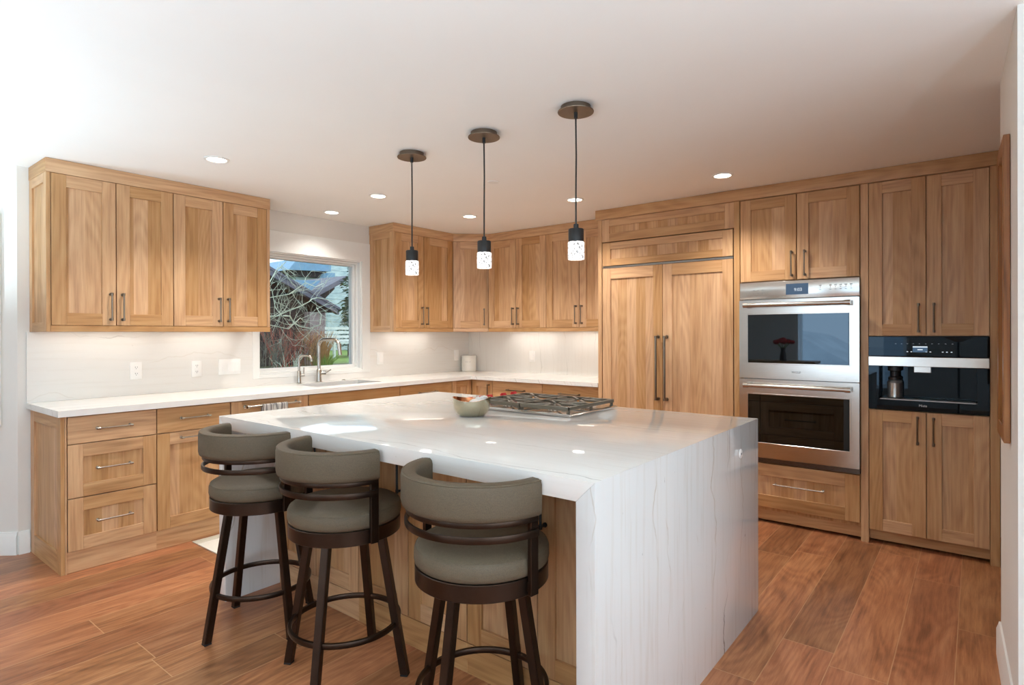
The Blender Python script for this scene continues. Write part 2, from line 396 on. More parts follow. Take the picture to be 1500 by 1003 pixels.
# ------------------------------------------------------------------ mesh tools
class MB:
    def __init__(self, *mats):
        self.bm = bmesh.new(); self.mats = [M[m] if isinstance(m, str) else m for m in mats]
    def _mark(self, faces, mi):
        for f in faces: f.material_index = mi
    def box(self, x0, x1, y0, y1, z0, z1, mi=0, bev=0.0, seg=1):
        bm = self.bm
        vs = [bm.verts.new(c) for c in ((x0, y0, z0), (x1, y0, z0), (x1, y1, z0), (x0, y1, z0), (x0, y0, z1), (x1, y0, z1), (x1, y1, z1), (x0, y1, z1))]
        fs = [bm.faces.new([vs[i] for i in q]) for q in ((0, 3, 2, 1), (4, 5, 6, 7), (0, 1, 5, 4), (1, 2, 6, 5), (2, 3, 7, 6), (3, 0, 4, 7))]
        self._mark(fs, mi)
        if bev > 0:
            es = list({e for f in fs for e in f.edges})
            r = bmesh.ops.bevel(bm, geom=es, offset=bev, segments=seg, profile=0.5, affect='EDGES')
            self._mark(r['faces'], mi)
        return self
    def prism(self, pts, lo, hi, axis='z', mi=0, bev=0.0):
        """extrude a 2-D polygon along an axis; pts are (a,b) in the other two axes in xyz order"""
        bm = self.bm
        def P(a, b, t):
            return {'z': (a, b, t), 'y': (a, t, b), 'x': (t, a, b)}[axis]
        A = [bm.verts.new(P(a, b, lo)) for a, b in pts]; B = [bm.verts.new(P(a, b, hi)) for a, b in pts]
        n = len(pts); fs = []
        fs.append(bm.faces.new(A)); fs.append(bm.faces.new(list(reversed(B))))
        for i in range(n): fs.append(bm.faces.new((A[i], B[i], B[(i + 1) % n], A[(i + 1) % n])))
        bmesh.ops.recalc_face_normals(bm, faces=fs)
        self._mark(fs, mi)
        if bev > 0:
            es = list({e for f in fs for e in f.edges})
            r = bmesh.ops.bevel(bm, geom=es, offset=bev, segments=2, profile=0.5, affect='EDGES'); self._mark(r['faces'], mi)
        return self
    def lathe(self, prof, seg=32, c=(0, 0, 0), mi=0, rim=None):
        bm = self.bm; rings = []; fs = []
        for r, z in prof:
            if r < 1e-6: rings.append([bm.verts.new((c[0], c[1], c[2] + z))])
            else:
                rings.append([bm.verts.new((c[0] + r * math.cos(2 * PI * i / seg), c[1] + r * math.sin(2 * PI * i / seg), c[2] + z + (rim(2 * PI * i / seg, r, z) if rim else 0))) for i in range(seg)])
        for a, b in zip(rings, rings[1:]):
            for i in range(seg):
                j = (i + 1) % seg
                if len(a) == 1 and len(b) == 1: continue
                if len(a) == 1: fs.append(bm.faces.new((a[0], b[j], b[i])))
                elif len(b) == 1: fs.append(bm.faces.new((a[i], a[j], b[0])))
                else: fs.append(bm.faces.new((a[i], a[j], b[j], b[i])))
        bmesh.ops.recalc_face_normals(bm, faces=fs)
        self._mark(fs, mi); return self
    def tube(self, pts, r, seg=10, mi=0, closed=False, r2=None, up=None):
        bm = self.bm; P = [Vector(p) for p in pts]; n = len(P); rings = []; fs = []
        ref = Vector(up) if up else None
        for i, p in enumerate(P):
            if closed: t = P[(i + 1) % n] - P[i - 1]
            else: t = P[min(i + 1, n - 1)] - P[max(i - 1, 0)]
            t.normalize()
            if ref is None: ref = Vector((0, 0, 1)) if abs(t.z) < 0.9 else Vector((1, 0, 0))
            u = ref.cross(t)
            if u.length < 1e-4: u = Vector((1, 0, 0)).cross(t)
            u.normalize(); w = t.cross(u); w.normalize()
            if up is None: ref = w.copy() if abs(w.dot(ref)) > 0.1 else ref
            rr = r if r2 is None else r + (r2 - r) * i / max(1, n - 1)
            rings.append([bm.verts.new(p + u * rr * math.cos(2 * PI * k / seg) + w * rr * math.sin(2 * PI * k / seg)) for k in range(seg)])
        m = n if closed else n - 1
        for i in range(m):
            a = rings[i]; b = rings[(i + 1) % n]
            for k in range(seg): fs.append(bm.faces.new((a[k], a[(k + 1) % seg], b[(k + 1) % seg], b[k])))
        if not closed and seg > 2:
            fs.append(bm.faces.new(rings[0])); fs.append(bm.faces.new(list(reversed(rings[-1]))))
        bmesh.ops.recalc_face_normals(bm, faces=fs)
        self._mark(fs, mi); return self
    def sweep(self, prof, path, mi=0, closed=False):
        """profile (radial, z) swept along arc path of (angle) around the z axis: path list of angles"""
        bm = self.bm; rings = []; fs = []
        for a in path:
            rings.append([bm.verts.new((r * math.cos(a), r * math.sin(a), z)) for r, z in prof])
        n = len(prof); m = len(path) if closed else len(path) - 1
        for i in range(m):
            a = rings[i]; b = rings[(i + 1) % len(path)]
            for k in range(n): fs.append(bm.faces.new((a[k], a[(k + 1) % n], b[(k + 1) % n], b[k])))
        if not closed:
            fs.append(bm.faces.new(rings[0])); fs.append(bm.faces.new(list(reversed(rings[-1]))))
        bmesh.ops.recalc_face_normals(bm, faces=fs)
        self._mark(fs, mi); return self
    def sphere(self, c, r, mi=0, sz=1.0, seg=16, rings=10):
        prof = [(r * math.sin(PI * i / rings), -r * sz * math.cos(PI * i / rings)) for i in range(rings + 1)]
        prof[0] = (0, -r * sz); prof[-1] = (0, r * sz)
        return self.lathe(prof, seg, c, mi)
    def build(self, name, parent=None, loc=(0, 0, 0), rot=(0, 0, 0), smooth=True, angle=35, label=None):
        me = bpy.data.meshes.new(name); self.bm.to_mesh(me); self.bm.free()
        for m in self.mats: me.materials.append(m)
        if smooth:
            me.polygons.foreach_set('use_smooth', [True] * len(me.polygons))
            me.set_sharp_from_angle(angle=math.radians(angle))
        o = bpy.data.objects.new(name, me); COL.objects.link(o)
        o.location = loc; o.rotation_euler = rot
        if parent: o.parent = parent
        if label: o['label'] = label
        return o
def tag(o, label, cat, group=None, kind=None):
    o['label'] = label; o['category'] = cat
    if group: o['group'] = group
    if kind: o['kind'] = kind
    return o
def thing(name, label, cat, loc=(0, 0, 0), rz=0.0, group=None):
    o = bpy.data.objects.new(name, None); COL.objects.link(o); o.empty_display_size = 0.05
    o.location = loc; o.rotation_euler = (0, 0, rz)
    return tag(o, label, cat, group)
def struct(o):
    o['kind'] = 'structure'; return o
def copy_tree(o, parent=None):
    c = o.copy(); COL.objects.link(c)
    if parent: c.parent = parent; c.matrix_parent_inverse = o.matrix_parent_inverse
    for ch in list(o.children): copy_tree(ch, c)
    return c
def text_mesh(name, s, size, mat, parent, loc, rot, depth=0.0006, width=None, label=None):
    cu = bpy.data.curves.new(name, 'FONT'); cu.body = s; cu.size = size; cu.align_x = 'CENTER'; cu.align_y = 'CENTER'; cu.extrude = depth
    to = bpy.data.objects.new(name, cu); COL.objects.link(to)
    bpy.context.view_layer.update()
    me = bpy.data.meshes.new_from_object(to.evaluated_get(bpy.context.evaluated_depsgraph_get()))
    bpy.data.objects.remove(to, do_unlink=True)
    me.materials.clear(); me.materials.append(M[mat])
    o = bpy.data.objects.new(name, me); COL.objects.link(o); o.parent = parent; o.location = loc; o.rotation_euler = rot
    if label: o['label'] = label
    return o

# ------------------------------------------------------------------ setting
b = MB('floor'); b.box(-1.6, XE, YS, 0.0, -0.05, 0.0)
struct(b.build('floor'))
b = MB('ceiling'); b.box(-1.6, XE, YS, 0.0, ZC, ZC + 0.1)
struct(b.build('ceiling'))
b = MB('wall'); b.box(-0.15, XE, 0.0, 0.15, 0, ZC)
struct(b.build('wall_north'))
# window wall (west) with the sink-window opening
WY0, WY1, WZ0, WZ1 = -2.492, -1.484, 1.0, 2.015
b = MB('wall')
b.box(-0.15, 0, -4.006, WY0, 0, ZC); b.box(-0.15, 0, WY1, 0, 0, ZC); b.box(-0.15, 0, WY0, WY1, 0, WZ0); b.box(-0.15, 0, WY0, WY1, WZ1, ZC)
struct(b.build('wall_west'))
# splayed wall left of the cabinets
b = MB('wall'); b.prism([(0.0, -4.006), (-1.45, -5.26), (-1.6, -5.1), (-0.15, -3.85)], 0, ZC, 'z')
struct(b.build('wall_southwest'))
b = MB('wall'); b.box(-1.6, -1.45, YS, -5.2, 0, ZC); struct(b.build('wall_left'))
def wall_with_holes(name, axis, pos, th, a0, a1, holes):
    b = MB('wall')
    def bx(u0, u1, z0, z1):
        if axis == 'y': b.box(u0, u1, pos, pos + th, z0, z1)
        else: b.box(pos, pos + th, u0, u1, z0, z1)
    cur = a0
    for (h0, h1, z0, z1) in holes:
        bx(cur, h0, 0, ZC)
        if z0 > 0.01: bx(h0, h1, 0, z0)
        bx(h0, h1, z1, ZC); cur = h1
    bx(cur, a1, 0, ZC)
    return struct(b.build(name))
wall_with_holes('wall_south', 'y', YS - 0.15, 0.15, -1.6, XE + 0.15, [(1.8, 3.6, 0.3, 2.2), (4.9, 6.9, 0.3, 2.2)])
wall_with_holes('wall_east', 'x', XE, 0.15, YS, 0.15, [(-7.7, -3.5, 0.12, 2.22)])
# pier with the picture on it, right edge of the photo
PA = math.atan2(-2.518 + 1.809, 4.690 - 4.666)
b = MB('wall'); b.prism([(4.666, -1.809), (4.690, -2.518), (XE, -2.518), (XE, -1.809)], 0, ZC, 'z')
struct(b.build('wall_pier'))
def baseboard(name, p, q, h=0.137, t=0.016):
    p = Vector(p); q = Vector(q); d = (q - p).normalized(); nrm = Vector((d.y, -d.x))
    L = (q - p).length
    b = MB('white'); b.prism([(0, 0), (-t, 0), (-t, h - 0.03), (-t * 0.6, h - 0.012), (-t * 0.45, h), (0, h)], 0, L, 'x', 0)
    return struct(b.build(name, loc=(p.x, p.y, 0), rot=(0, 0, math.atan2(d.y, d.x))))
baseboard('baseboard_left', (-1.45 + 0.003, -5.26), (0.001, -4.006))
baseboard('baseboard_west', (0.0005, -4.006), (0.0005, -3.952))
baseboard('baseboard_north', (4.70, 0), (XE, 0))
baseboard('baseboard_pier', (4.666, -1.809), (4.690, -2.518))
baseboard('baseboard_right', (4.690, -2.518), (XE, -2.518))
baseboard('baseboard_hall', (XE, -1.809), (4.666, -1.809))

# kitchen window
win = bpy.data.objects.new('window_1', None); COL.objects.link(win); win.location = (0, -1.99, 1.0); struct(win)
def wpart(mb, name): return struct(mb.build(name, win, loc=(0, 1.99, -1.0)))
b = MB('white')
cx0, cx1 = 0.0, 0.016
b.box(cx0, cx1, -2.548, WY0, 0.972, 2.015, bev=0.001); b.box(cx0, cx1, WY1, -1.392, 0.972, 2.015, bev=0.001)
b.box(cx0, cx1, WY0, WY1, 0.972, 1.0, bev=0.001); b.box(cx0, cx1, -2.548, -1.392, 2.015, 2.188, bev=0.001)
wpart(b, 'casing')
b = MB('white')
def ring(b, y0, y1, z0, z1, w, xa, xb):
    b.box(xa, xb, y0, y0 + w, z0, z1); b.box(xa, xb, y1 - w, y1, z0, z1); b.box(xa, xb, y0 + w, y1 - w, z0, z0 + w); b.box(xa, xb, y0 + w, y1 - w, z1 - w, z1)
ring(b, WY0, WY1, WZ0, WZ1, 0.012, -0.15, 0.0)
ring(b, WY0 + .012, WY1 - .012, WZ0 + .012, WZ1 - .012, 0.016, -0.14, -0.04)
ring(b, WY0 + .028, WY1 - .028, WZ0 + .028, WZ1 - .028, 0.018, -0.13, -0.07)
wpart(b, 'frame')
b = MB('glass'); b.box(-0.104, -0.098, WY0 + .046, WY1 - .046, WZ0 + .046, WZ1 - .046); wpart(b, 'pane')
# windows behind the camera
def far_window(name, axis, pos, a0, a1, z0, z1, mull):
    w = bpy.data.objects.new(name, None); COL.objects.link(w); struct(w)
    w.location = ((a0 + a1) / 2, pos, z0) if axis == 'y' else (pos, (a0 + a1) / 2, z0)
    inv = tuple(-v for v in w.location)
    b = MB('white'); t = 0.06
    def bx(u0, u1, zz0, zz1):
        if axis == 'y': b.box(u0, u1, pos - 0.1, pos - 0.03, zz0, zz1)
        else: b.box(pos + 0.03, pos + 0.1, u0, u1, zz0, zz1)
    bx(a0, a0 + t, z0, z1); bx(a1 - t, a1, z0, z1); bx(a0 + t, a1 - t, z0, z0 + t); bx(a0 + t, a1 - t, z1 - t, z1)
    for k in range(1, mull):
        c = a0 + (a1 - a0) * k / mull; bx(c - t / 2, c + t / 2, z0 + t, z1 - t)
    struct(b.build('frame', w, loc=inv))
far_window('window_2', 'y', YS, 1.8, 3.6, 0.3, 2.2, 2)
far_window('window_3', 'y', YS, 4.9, 6.9, 0.3, 2.2, 2)
far_window('window_4', 'x', XE, -7.7, -3.5, 0.12, 2.22, 3)

# ------------------------------------------------------------------ cabinet parts
ST = 0.072
def shaker(w, h, stile=ST, top=None, bot=None, th=0.020, wide_grain='v'):
    """frame-and-panel front, lower left at the origin, front face at y = 0"""
    top = top or stile; bot = bot or stile
    b = MB('wood_v', 'wood_h', 'wood_p')
    e = 0.0012
    b.box(0, stile, 0, th, 0, h, 0, e); b.box(w - stile, w, 0, th, 0, h, 0, e)
    b.box(stile, w - stile, 0, th, 0, bot, 1, e); b.box(stile, w - stile, 0, th, h - top, h, 1, e)
    b.box(stile - 0.003, w - stile + 0.003, 0.011, th, bot - 0.003, h - top + 0.003, 2)
    return b
def slab_front(w, h, th=0.020):
    b = MB('wood_h'); b.box(0, w, 0, th, 0, h, 0, 0.0012); return b
def bar_pull(length, horiz, mat='handle', r=0.0052, out=0.030):
    b = MB(mat)
    L = length / 2
    def P(t, y): return (t, y, 0) if horiz else (0, y, t)
    b.tube([P(-L, -out), P(L, -out)], r, 10)
    for s in (-1, 1):
        b.tube([P(s * (L - 0.008), 0.0), P(s * (L - 0.008), -out)], r * 0.95, 10)
        b.tube([P(s * (L - 0.016), -out), P(s * (L - 0.0), -out)], r * 1.35, 12)
        b.tube([P(s * (L - 0.008), 0.0), P(s * (L - 0.008), -0.004)], r * 1.7, 12)
    return b
GAP = 0.0028
def front(parent, kind, x0, x1, z0, z1, handle=None, name=None, mat='handle', **kw):
    x0 += GAP; x1 -= GAP; z0 += GAP; z1 -= GAP
    w, h = x1 - x0, z1 - z0
    b = slab_front(w, h) if kind == 'slab' else shaker(w, h, **kw)
    d = b.build(name or ('drawer' if kind in ('slab', 'drawer') else 'door'), parent, loc=(x0, 0, z0))
    if handle:
        horiz, hx, hz, ln = handle
        bar_pull(ln, horiz, mat).build('handle', d, loc=(hx - x0, 0, hz - z0))
    return d
def frame_bars(parent, bars, name='face_frame', depth=0.021):
    b = MB('wood_v', 'wood_h')
    for (x0, x1, z0, z1) in bars:
        b.box(x0, x1, 0, depth, z0, z1, 0 if (z1 - z0) > (x1 - x0) else 1, 0.0008)
    return b.build(name, parent)
def carcass(parent, w, d, z0, z1, y0=0.0215):
    b = MB('wood_v'); b.box(0.001, w - 0.001, y0, d, z0, z1, 0)
    return b.build('carcass', parent)
def end_panel(parent, d, z0, z1, x=0.0, left=True, stile=0.06, bot=None, y0=0.0):
    b = shaker(d - y0, z1 - z0, stile=stile, top=stile, bot=bot or stile, th=0.019)
    if left: return b.build('end_panel', parent, loc=(x - 0.0, d, z0), rot=(0, 0, -PI / 2))
    return b.build('end_panel', parent, loc=(x, y0, z0), rot=(0, 0, PI / 2))

RW = PI / 2    # window-wall cabinets face +x
DU = 0.355
def wall_unit(label, loc, rz, w, doors, z0=ZU, z1=ZCR, depth=DU - 0.003, lf=0.0, rf=0.0, group=None, hl=0.172, left_panel=False, name='wall_cabinet'):
    """doors: list of (x0, x1, handle_side)"""
    t = thing(name, label, 'cabinet', (loc[0], loc[1], z0), rz, group)
    h = z1 - z0; rail = 0.036
    x_in = 0.02 if left_panel else 0.0
    c = MB('wood_v'); c.box(x_in + 0.001, w - 0.001, 0.0215, depth, 0.022, h, 0); c.build('carcass', t)
    bars = [(x_in, w, 0, rail)]
    if lf > x_in: bars.append((x_in, lf, rail, h))
    if rf: bars.append((w - rf, w, rail, h))
    frame_bars(t, bars)
    for (a, bb, side) in doors:
        hx = (bb - 0.032) if side == 'r' else (a + 0.032)
        front(t, 'door', a, bb, rail, h, (False, hx, 0.154, hl))
    if left_panel: end_panel(t, depth, 0, h, 0.0, stile=0.055)
    return t
G1 = 'wall cabinets left of the window'
wall_unit('natural wood two-door wall cabinet with a panelled end, farthest left of the window', (DU, -3.948), RW, 0.682, [(0.022, 0.351, 'r'), (0.351, 0.682, 'l')], lf=0.022, left_panel=True)
wall_unit('natural wood two-door wall cabinet ending at the left edge of the window', (DU, -3.266), RW, 0.678, [(0, 0.328, 'r'), (0.328, 0.656, 'l')], rf=0.022)
wall_unit('natural wood two-door wall cabinet with a panelled end just right of the window', (DU, -1.390), RW, 0.780, [(0.022, 0.378, 'r'), (0.378, 0.777, 'l')], lf=0.022, left_panel=True)
# diagonal corner cabinet
t = thing('corner_wall_cabinet', 'single-door diagonal wall cabinet filling the corner above the canister', 'cabinet', (0.355, -0.610, ZU), PI / 4)
WD = math.hypot(0.255, 0.255)
b = MB('wood_v')
q = [Vector((x - 0.355, y + 0.610)).to_3d() for x, y in ((0.003, -0.608), (0.348, -0.608), (0.608, -0.348), (0.608, -0.003), (0.003, -0.003))]
q = [Matrix.Rotation(-PI / 4, 3, 'Z') @ v for v in q]
b.prism([(v.x, v.y + 0.016) if i in (1, 2) else (v.x, v.y) for i, v in enumerate(q)], 0.022, ZCR - ZU, 'z'); b.build('carcass', t)
frame_bars(t, [(0, WD, 0, 0.036), (WD - 0.012, WD, 0.036, ZCR - ZU)])
front(t, 'door', 0.0, WD - 0.012, 0.036, ZCR - ZU, (False, WD - 0.045, 0.154, 0.172))
wall_unit('natural wood two-door wall cabinet on the back wall, beside the corner unit', (0.612, -DU), 0, 0.729, [(0.0, 0.360, 'r'), (0.360, 0.729, 'l')])
wall_unit('natural wood two-door wall cabinet tucked against the tall fridge surround', (1.341, -DU), 0, 0.740, [(0.0, 0.372, 'r'), (0.372, 0.74, 'l')])

def crown(label, pts, inner, z0=ZCR, z1=ZC - 0.002):
    b = MB('wood_h'); n = len(pts)
    bm = b.bm
    poly = pts + list(reversed(inner))
    b.prism(poly, z0, z1, 'z', 0, 0.001)
    o = b.build('crown_moulding')
    return tag(o, label, 'crown moulding')
crown('wide wooden crown board running along the top of the cabinets left of the window',
      [(0.003, -3.9505), (DU + 0.002, -3.9505), (DU + 0.002, -2.5855), (0.003, -2.5855)], [])
crown('wooden crown board bending round the corner above the wall cabinets right of the window',
      [(0.003, -1.3925), (DU + 0.002, -1.3925), (DU + 0.002, -0.611), (0.611, -DU - 0.002), (2.078, -DU - 0.002), (2.078, -0.003), (0.003, -0.003)], [])
crown('long wooden crown board above the fridge, ovens and tall pantry cabinet',
      [(2.068, -0.664), (4.700, -0.664), (4.700, -0.003), (2.0795, -0.003), (2.0795, -0.40), (2.068, -0.40)], [])

# ------------------------------------------------------------------ base cabinets
XB = 0.61
ZB = 0.879
def base_unit(label, loc, rz, w, fronts, cat='cabinet', name='base_cabinet', depth=0.59, lf=0.0, left_panel=False, toe=True, mat='nickel', group=None, toe_y=0.012, ctop=None):
    t = thing(name, label, cat, (loc[0], loc[1], 0), rz, group)
    x_in = 0.02 if left_panel else 0.0
    c = MB('wood_v'); c.box(x_in + 0.001, w - 0.001, 0.0215, depth, 0.1, ctop or (ZB - 0.001), 0); c.build('carcass', t)
    if toe:
        c = MB('wood_h'); c.box(x_in, w, toe_y, 0.05, 0.002, 0.118, 0); c.build('toe_board', t)
    if lf > x_in: frame_bars(t, [(x_in, lf, 0.0, ZB - 0.001)])
    for f in fronts:
        kind, x0, x1, z0, z1 = f[:5]
        front(t, kind, x0, x1, z0, z1, f[5] if len(f) > 5 else None, mat=mat, **(f[6] if len(f) > 6 else {}))
    if left_panel: end_panel(t, depth + 0.005, 0.0, ZB - 0.001, 0.0, stile=0.07, bot=0.12)
    return t
base_unit('three-drawer base cabinet with a pale panelled end at the left of the run', (XB, -3.948), RW, 0.482,
          [('slab', 0.030, 0.482, 0.718, 0.874, (True, 0.254, 0.797, 0.18)), ('drawer', 0.030, 0.482, 0.415, 0.718, (True, 0.254, 0.571, 0.18)),
           ('drawer', 0.030, 0.482, 0.118, 0.415, (True, 0.254, 0.272, 0.18))], lf=0.028, left_panel=True)
base_unit('base cabinet with a slim top drawer over one pull-out door, beside the three-drawer unit', (XB, -3.466), RW, 0.452,
          [('slab', 0, 0.452, 0.718, 0.874, (True, 0.222, 0.803, 0.18)), ('door', 0, 0.452, 0.118, 0.718, (True, 0.222, 0.681, 0.18))])
dw = base_unit('wood-panelled dishwasher with a long towel-bar handle, left of the sink', (XB, -3.014), RW, 0.590,
          [('door', 0.004, 0.586, 0.118, 0.874, None, dict(top=0.12))], cat='dishwasher', name='dishwasher')
bar_pull(0.40, True, 'nickel', 0.008, 0.05).build('towel_bar_handle', dw, loc=(0.292, 0, 0.832))
base_unit('sink base cabinet with a plain false front below the window', (XB, -2.424), RW, 0.888,
          [('slab', 0, 0.888, 0.718, 0.874), ('door', 0, 0.444, 0.118, 0.718, (False, 0.41, 0.60, 0.17)), ('door', 0.444, 0.888, 0.118, 0.718, (False, 0.48, 0.60, 0.17))], ctop=0.66)
base_unit('drawer base cabinet between the sink unit and the corner', (XB, -1.536), RW, 0.647,
          [('slab', 0, 0.647, 0.718, 0.874, (True, 0.323, 0.797, 0.22)), ('drawer', 0, 0.647, 0.415, 0.718, (True, 0.323, 0.571, 0.22)), ('drawer', 0, 0.647, 0.118, 0.415, (True, 0.323, 0.272, 0.22))])
# corner base unit (L-shaped)
t = thing('corner_base_cabinet', 'corner base cabinet with folding panelled doors behind the metal bowl', 'cabinet', (0.61, -0.61, 0))
b = MB('wood_v'); b.prism([(-0.605, -0.277), (-0.0215, -0.277), (-0.0215, 0.0215), (0.268, 0.0215), (0.268, 0.605), (-0.605, 0.605)], 0.1, ZB - 0.001, 'z'); b.build('carcass', t)
b = shaker(0.270, 0.752, stile=0.06); b.build('door', t, loc=(0.0, -0.2765, 0.12), rot=(0, 0, PI / 2))
d = shaker(0.262, 0.752, stile=0.06).build('door', t, loc=(0.004, 0, 0.12))
bar_pull(0.17, False, 'handle').build('handle', d, loc=(0.226, 0, 0.635))
b = MB('wood_h'); b.prism([(-0.012, -0.277), (-0.05, -0.277), (-0.05, 0.05), (0.268, 0.05), (0.268, 0.012), (-0.012, 0.012)], 0.002, 0.118, 'z'); b.build('toe_board', t)
for i, (x0, w, lab) in enumerate([(0.880, 0.596, 'drawer base cabinet on the back wall, right of the corner unit'), (1.476, 0.600, 'drawer base cabinet on the back wall, against the fridge surround')]):
    base_unit(lab, (x0, -0.61), 0, w, [('slab', 0, w, 0.718, 0.874, (True, w / 2, 0.797, 0.21)), ('drawer', 0, w, 0.415, 0.718, (True, w / 2, 0.571, 0.21)), ('drawer', 0, w, 0.118, 0.415, (True, w / 2, 0.272, 0.21))], mat='handle')

# worktop with a sink cut-out, and splashbacks
SX0, SX1, SY0, SY1 = 0.13, 0.47, -2.26, -1.62
b = MB('marble_y')
z0, z1 = ZB, ZT
b.box(0.002, SX0, -3.965, -0.002, z0, z1)
b.box(SX1, 0.641, -3.965, -0.651, z0, z1, 0)
b.box(SX0, SX1, -3.965, SY0, z0, z1); b.box(SX0, SX1, SY1, -0.002, z0, z1)
b.box(SX1, 2.078, -0.651, -0.002, z0, z1)
tag(b.build('worktop', smooth=False), 'white quartzite L-shaped worktop along the window and back walls', 'worktop')
b = MB('marble_yb')
zz = ZT + 0.0005
b.box(0.0015, 0.0135, -3.965, -2.5485, zz, ZU - 0.001); b.box(0.0015, 0.0135, -2.5485, -1.3915, zz, 0.9715); b.box(0.0015, 0.0135, -1.3915, -0.0015, zz, ZU - 0.001)
tag(b.build('splashback', smooth=False), 'veined white stone splashback round the window', 'splashback')
b = MB('marble_zb'); b.box(0.0145, 2.078, -0.0135, -0.0015, zz, ZU - 0.001)
tag(b.build('splashback', smooth=False), 'white stone splashback with upright veins on the back wall', 'splashback')
# under-cabinet light strips
def strip(label, loc, rz, w, power):
    t = thing('under_cabinet_light', label, 'light', loc, rz)
    b = MB('plastic', 'lens'); b.box(-w / 2, w / 2, -0.012, 0.012, -0.010, 0.0, 0); b.box(-w / 2 + 0.01, w / 2 - 0.01, -0.008, 0.008, -0.0115, -0.010, 1)
    b.build('housing', t)
    area('strip_light', (0, 0, -0.014), (0, 0, 0), w, 0.02, power, WARM, parent=t)
strip('slim light strip under the left end of the cabinets left of the window', (0.14, -3.6, ZU + 0.0215), PI / 2, 0.6, STRIP_POWER)
strip('slim light strip under the cabinet next to the window on its left', (0.14, -2.95, ZU + 0.0215), PI / 2, 0.5, STRIP_POWER)
strip('slim light strip under the cabinet right of the window', (0.14, -0.95, ZU + 0.0215), PI / 2, 0.6, STRIP_POWER * 1.2)
strip('slim light strip under the back-wall cabinet beside the corner', (0.98, -0.14, ZU + 0.0215), 0, 0.6, STRIP_POWER * 1.3)
strip('slim light strip under the back-wall cabinet against the fridge', (1.71, -0.14, ZU + 0.0215), 0, 0.6, STRIP_POWER * 1.3)

# ------------------------------------------------------------------ tall block
YT = -0.648
t = thing('refrigerator_surround', 'tall wooden surround framing the panelled refrigerator', 'cabinet', (2.083, YT, 0))
b = MB('wood_v'); b.box(0, 0.036, 0, 0.64, 0, ZCR, 0, 0.001); b.build('side_panel', t)
b = MB('wood_v'); b.box(1.126, 1.166, 0, 0.64, 0, ZCR, 0, 0.001); b.build('side_panel', t)
shaker(1.089, 0.186, stile=0.068, top=0.058, bot=0.070).build('top_panel', t, loc=(0.0365, 0.004, 2.089))
b = MB('wood_h'); b.box(0.037, 1.125, 0.03, 0.63, 2.10, ZCR - 0.001); b.build('carcass', t)
t = thing('refrigerator', 'built-in refrigerator hidden behind two tall wood door panels', 'refrigerator', (2.1225, YT, 0))
b = MB('rubber'); b.box(0.002, 1.081, 0.024, 0.62, 0.03, 2.07); b.build('body', t)
shaker(1.074, 0.192, stile=0.075, top=0.055, bot=0.055).build('grille_panel', t, loc=(0.004, 0, 1.889))
b = MB('steel_dark'); b.box(0.004, 1.079, 0.006, 0.023, 1.871, 1.885); b.build('vent_strip', t)
for k, (x0, x1) in enumerate(((0.004, 0.534), (0.538, 1.078))):
    d = shaker(x1 - x0, 1.763, stile=0.076, top=0.088, bot=0.1).build('door', t, loc=(x0, 0, 0.105))
    bar_pull(0.50, False, 'handle', 0.0085, 0.048).build('handle', d, loc=((x1 - x0 - 0.034) if k == 0 else 0.034, 0, 0.955))
b = MB('wood_h'); b.box(0.004, 1.078, 0.05, 0.06, 0.004, 0.10); b.build('toe_board', t)

t = thing('oven_cabinet', 'tall wood cabinet housing the double oven, two doors above and a drawer below', 'cabinet', (3.250, YT, 0))
b = MB('wood_v'); b.box(0.001, 0.753, 0.0215, 0.64, 1.69, ZCR - 0.001); b.box(0.001, 0.753, 0.0215, 0.64, 0.09, 0.42); b.box(0.001, 0.02, 0.0215, 0.64, 0.42, 1.69); b.box(0.734, 0.753, 0.0215, 0.64, 0.42, 1.69); b.build('carcass', t)
front(t, 'door', 0.002, 0.377, 1.690, 2.275, (False, 0.348, 1.801, 0.172))
front(t, 'door', 0.377, 0.752, 1.690, 2.275, (False, 0.430, 1.801, 0.172))
front(t, 'drawer', 0.002, 0.752, 0.112, 0.422, (True, 0.387, 0.284, 0.315), mat='nickel', stile=0.085)
b = MB('wood_h'); b.box(0.0, 0.754, 0.035, 0.06, 0.018, 0.108); b.build('toe_board', t)

t = thing('pantry_cabinet', 'tall wood cabinet at the right end holding the coffee machine', 'cabinet', (4.0055, YT, 0))
b = MB('wood_v'); b.box(0.0, 0.042, 0, 0.64, 0, ZCR - 0.0005, 0, 0.001); b.build('side_panel', t)
b = MB('wood_v'); b.box(0.643, 0.687, 0, 0.64, 0, ZCR - 0.0005, 0, 0.001); b.build('side_panel', t)
b = MB('wood_v'); b.box(0.043, 0.642, 0.0215, 0.64, 1.308, ZCR - 0.001); b.box(0.043, 0.642, 0.0215, 0.64, 0.085, 0.849); b.build('carcass', t)
front(t, 'door', 0.043, 0.344, 1.308, 2.275, (False, 0.306, 1.419, 0.176))
front(t, 'door', 0.344, 0.643, 1.308, 2.275, (False, 0.382, 1.419, 0.176))
front(t, 'door', 0.043, 0.344, 0.086, 0.851, (False, 0.300, 0.737, 0.17))
front(t, 'door', 0.344, 0.643, 0.086, 0.851, (False, 0.379, 0.737, 0.17))
b = MB('wood_h'); b.box(0.043, 0.642, 0.05, 0.075, 0.018, 0.084); b.build('toe_board', t)

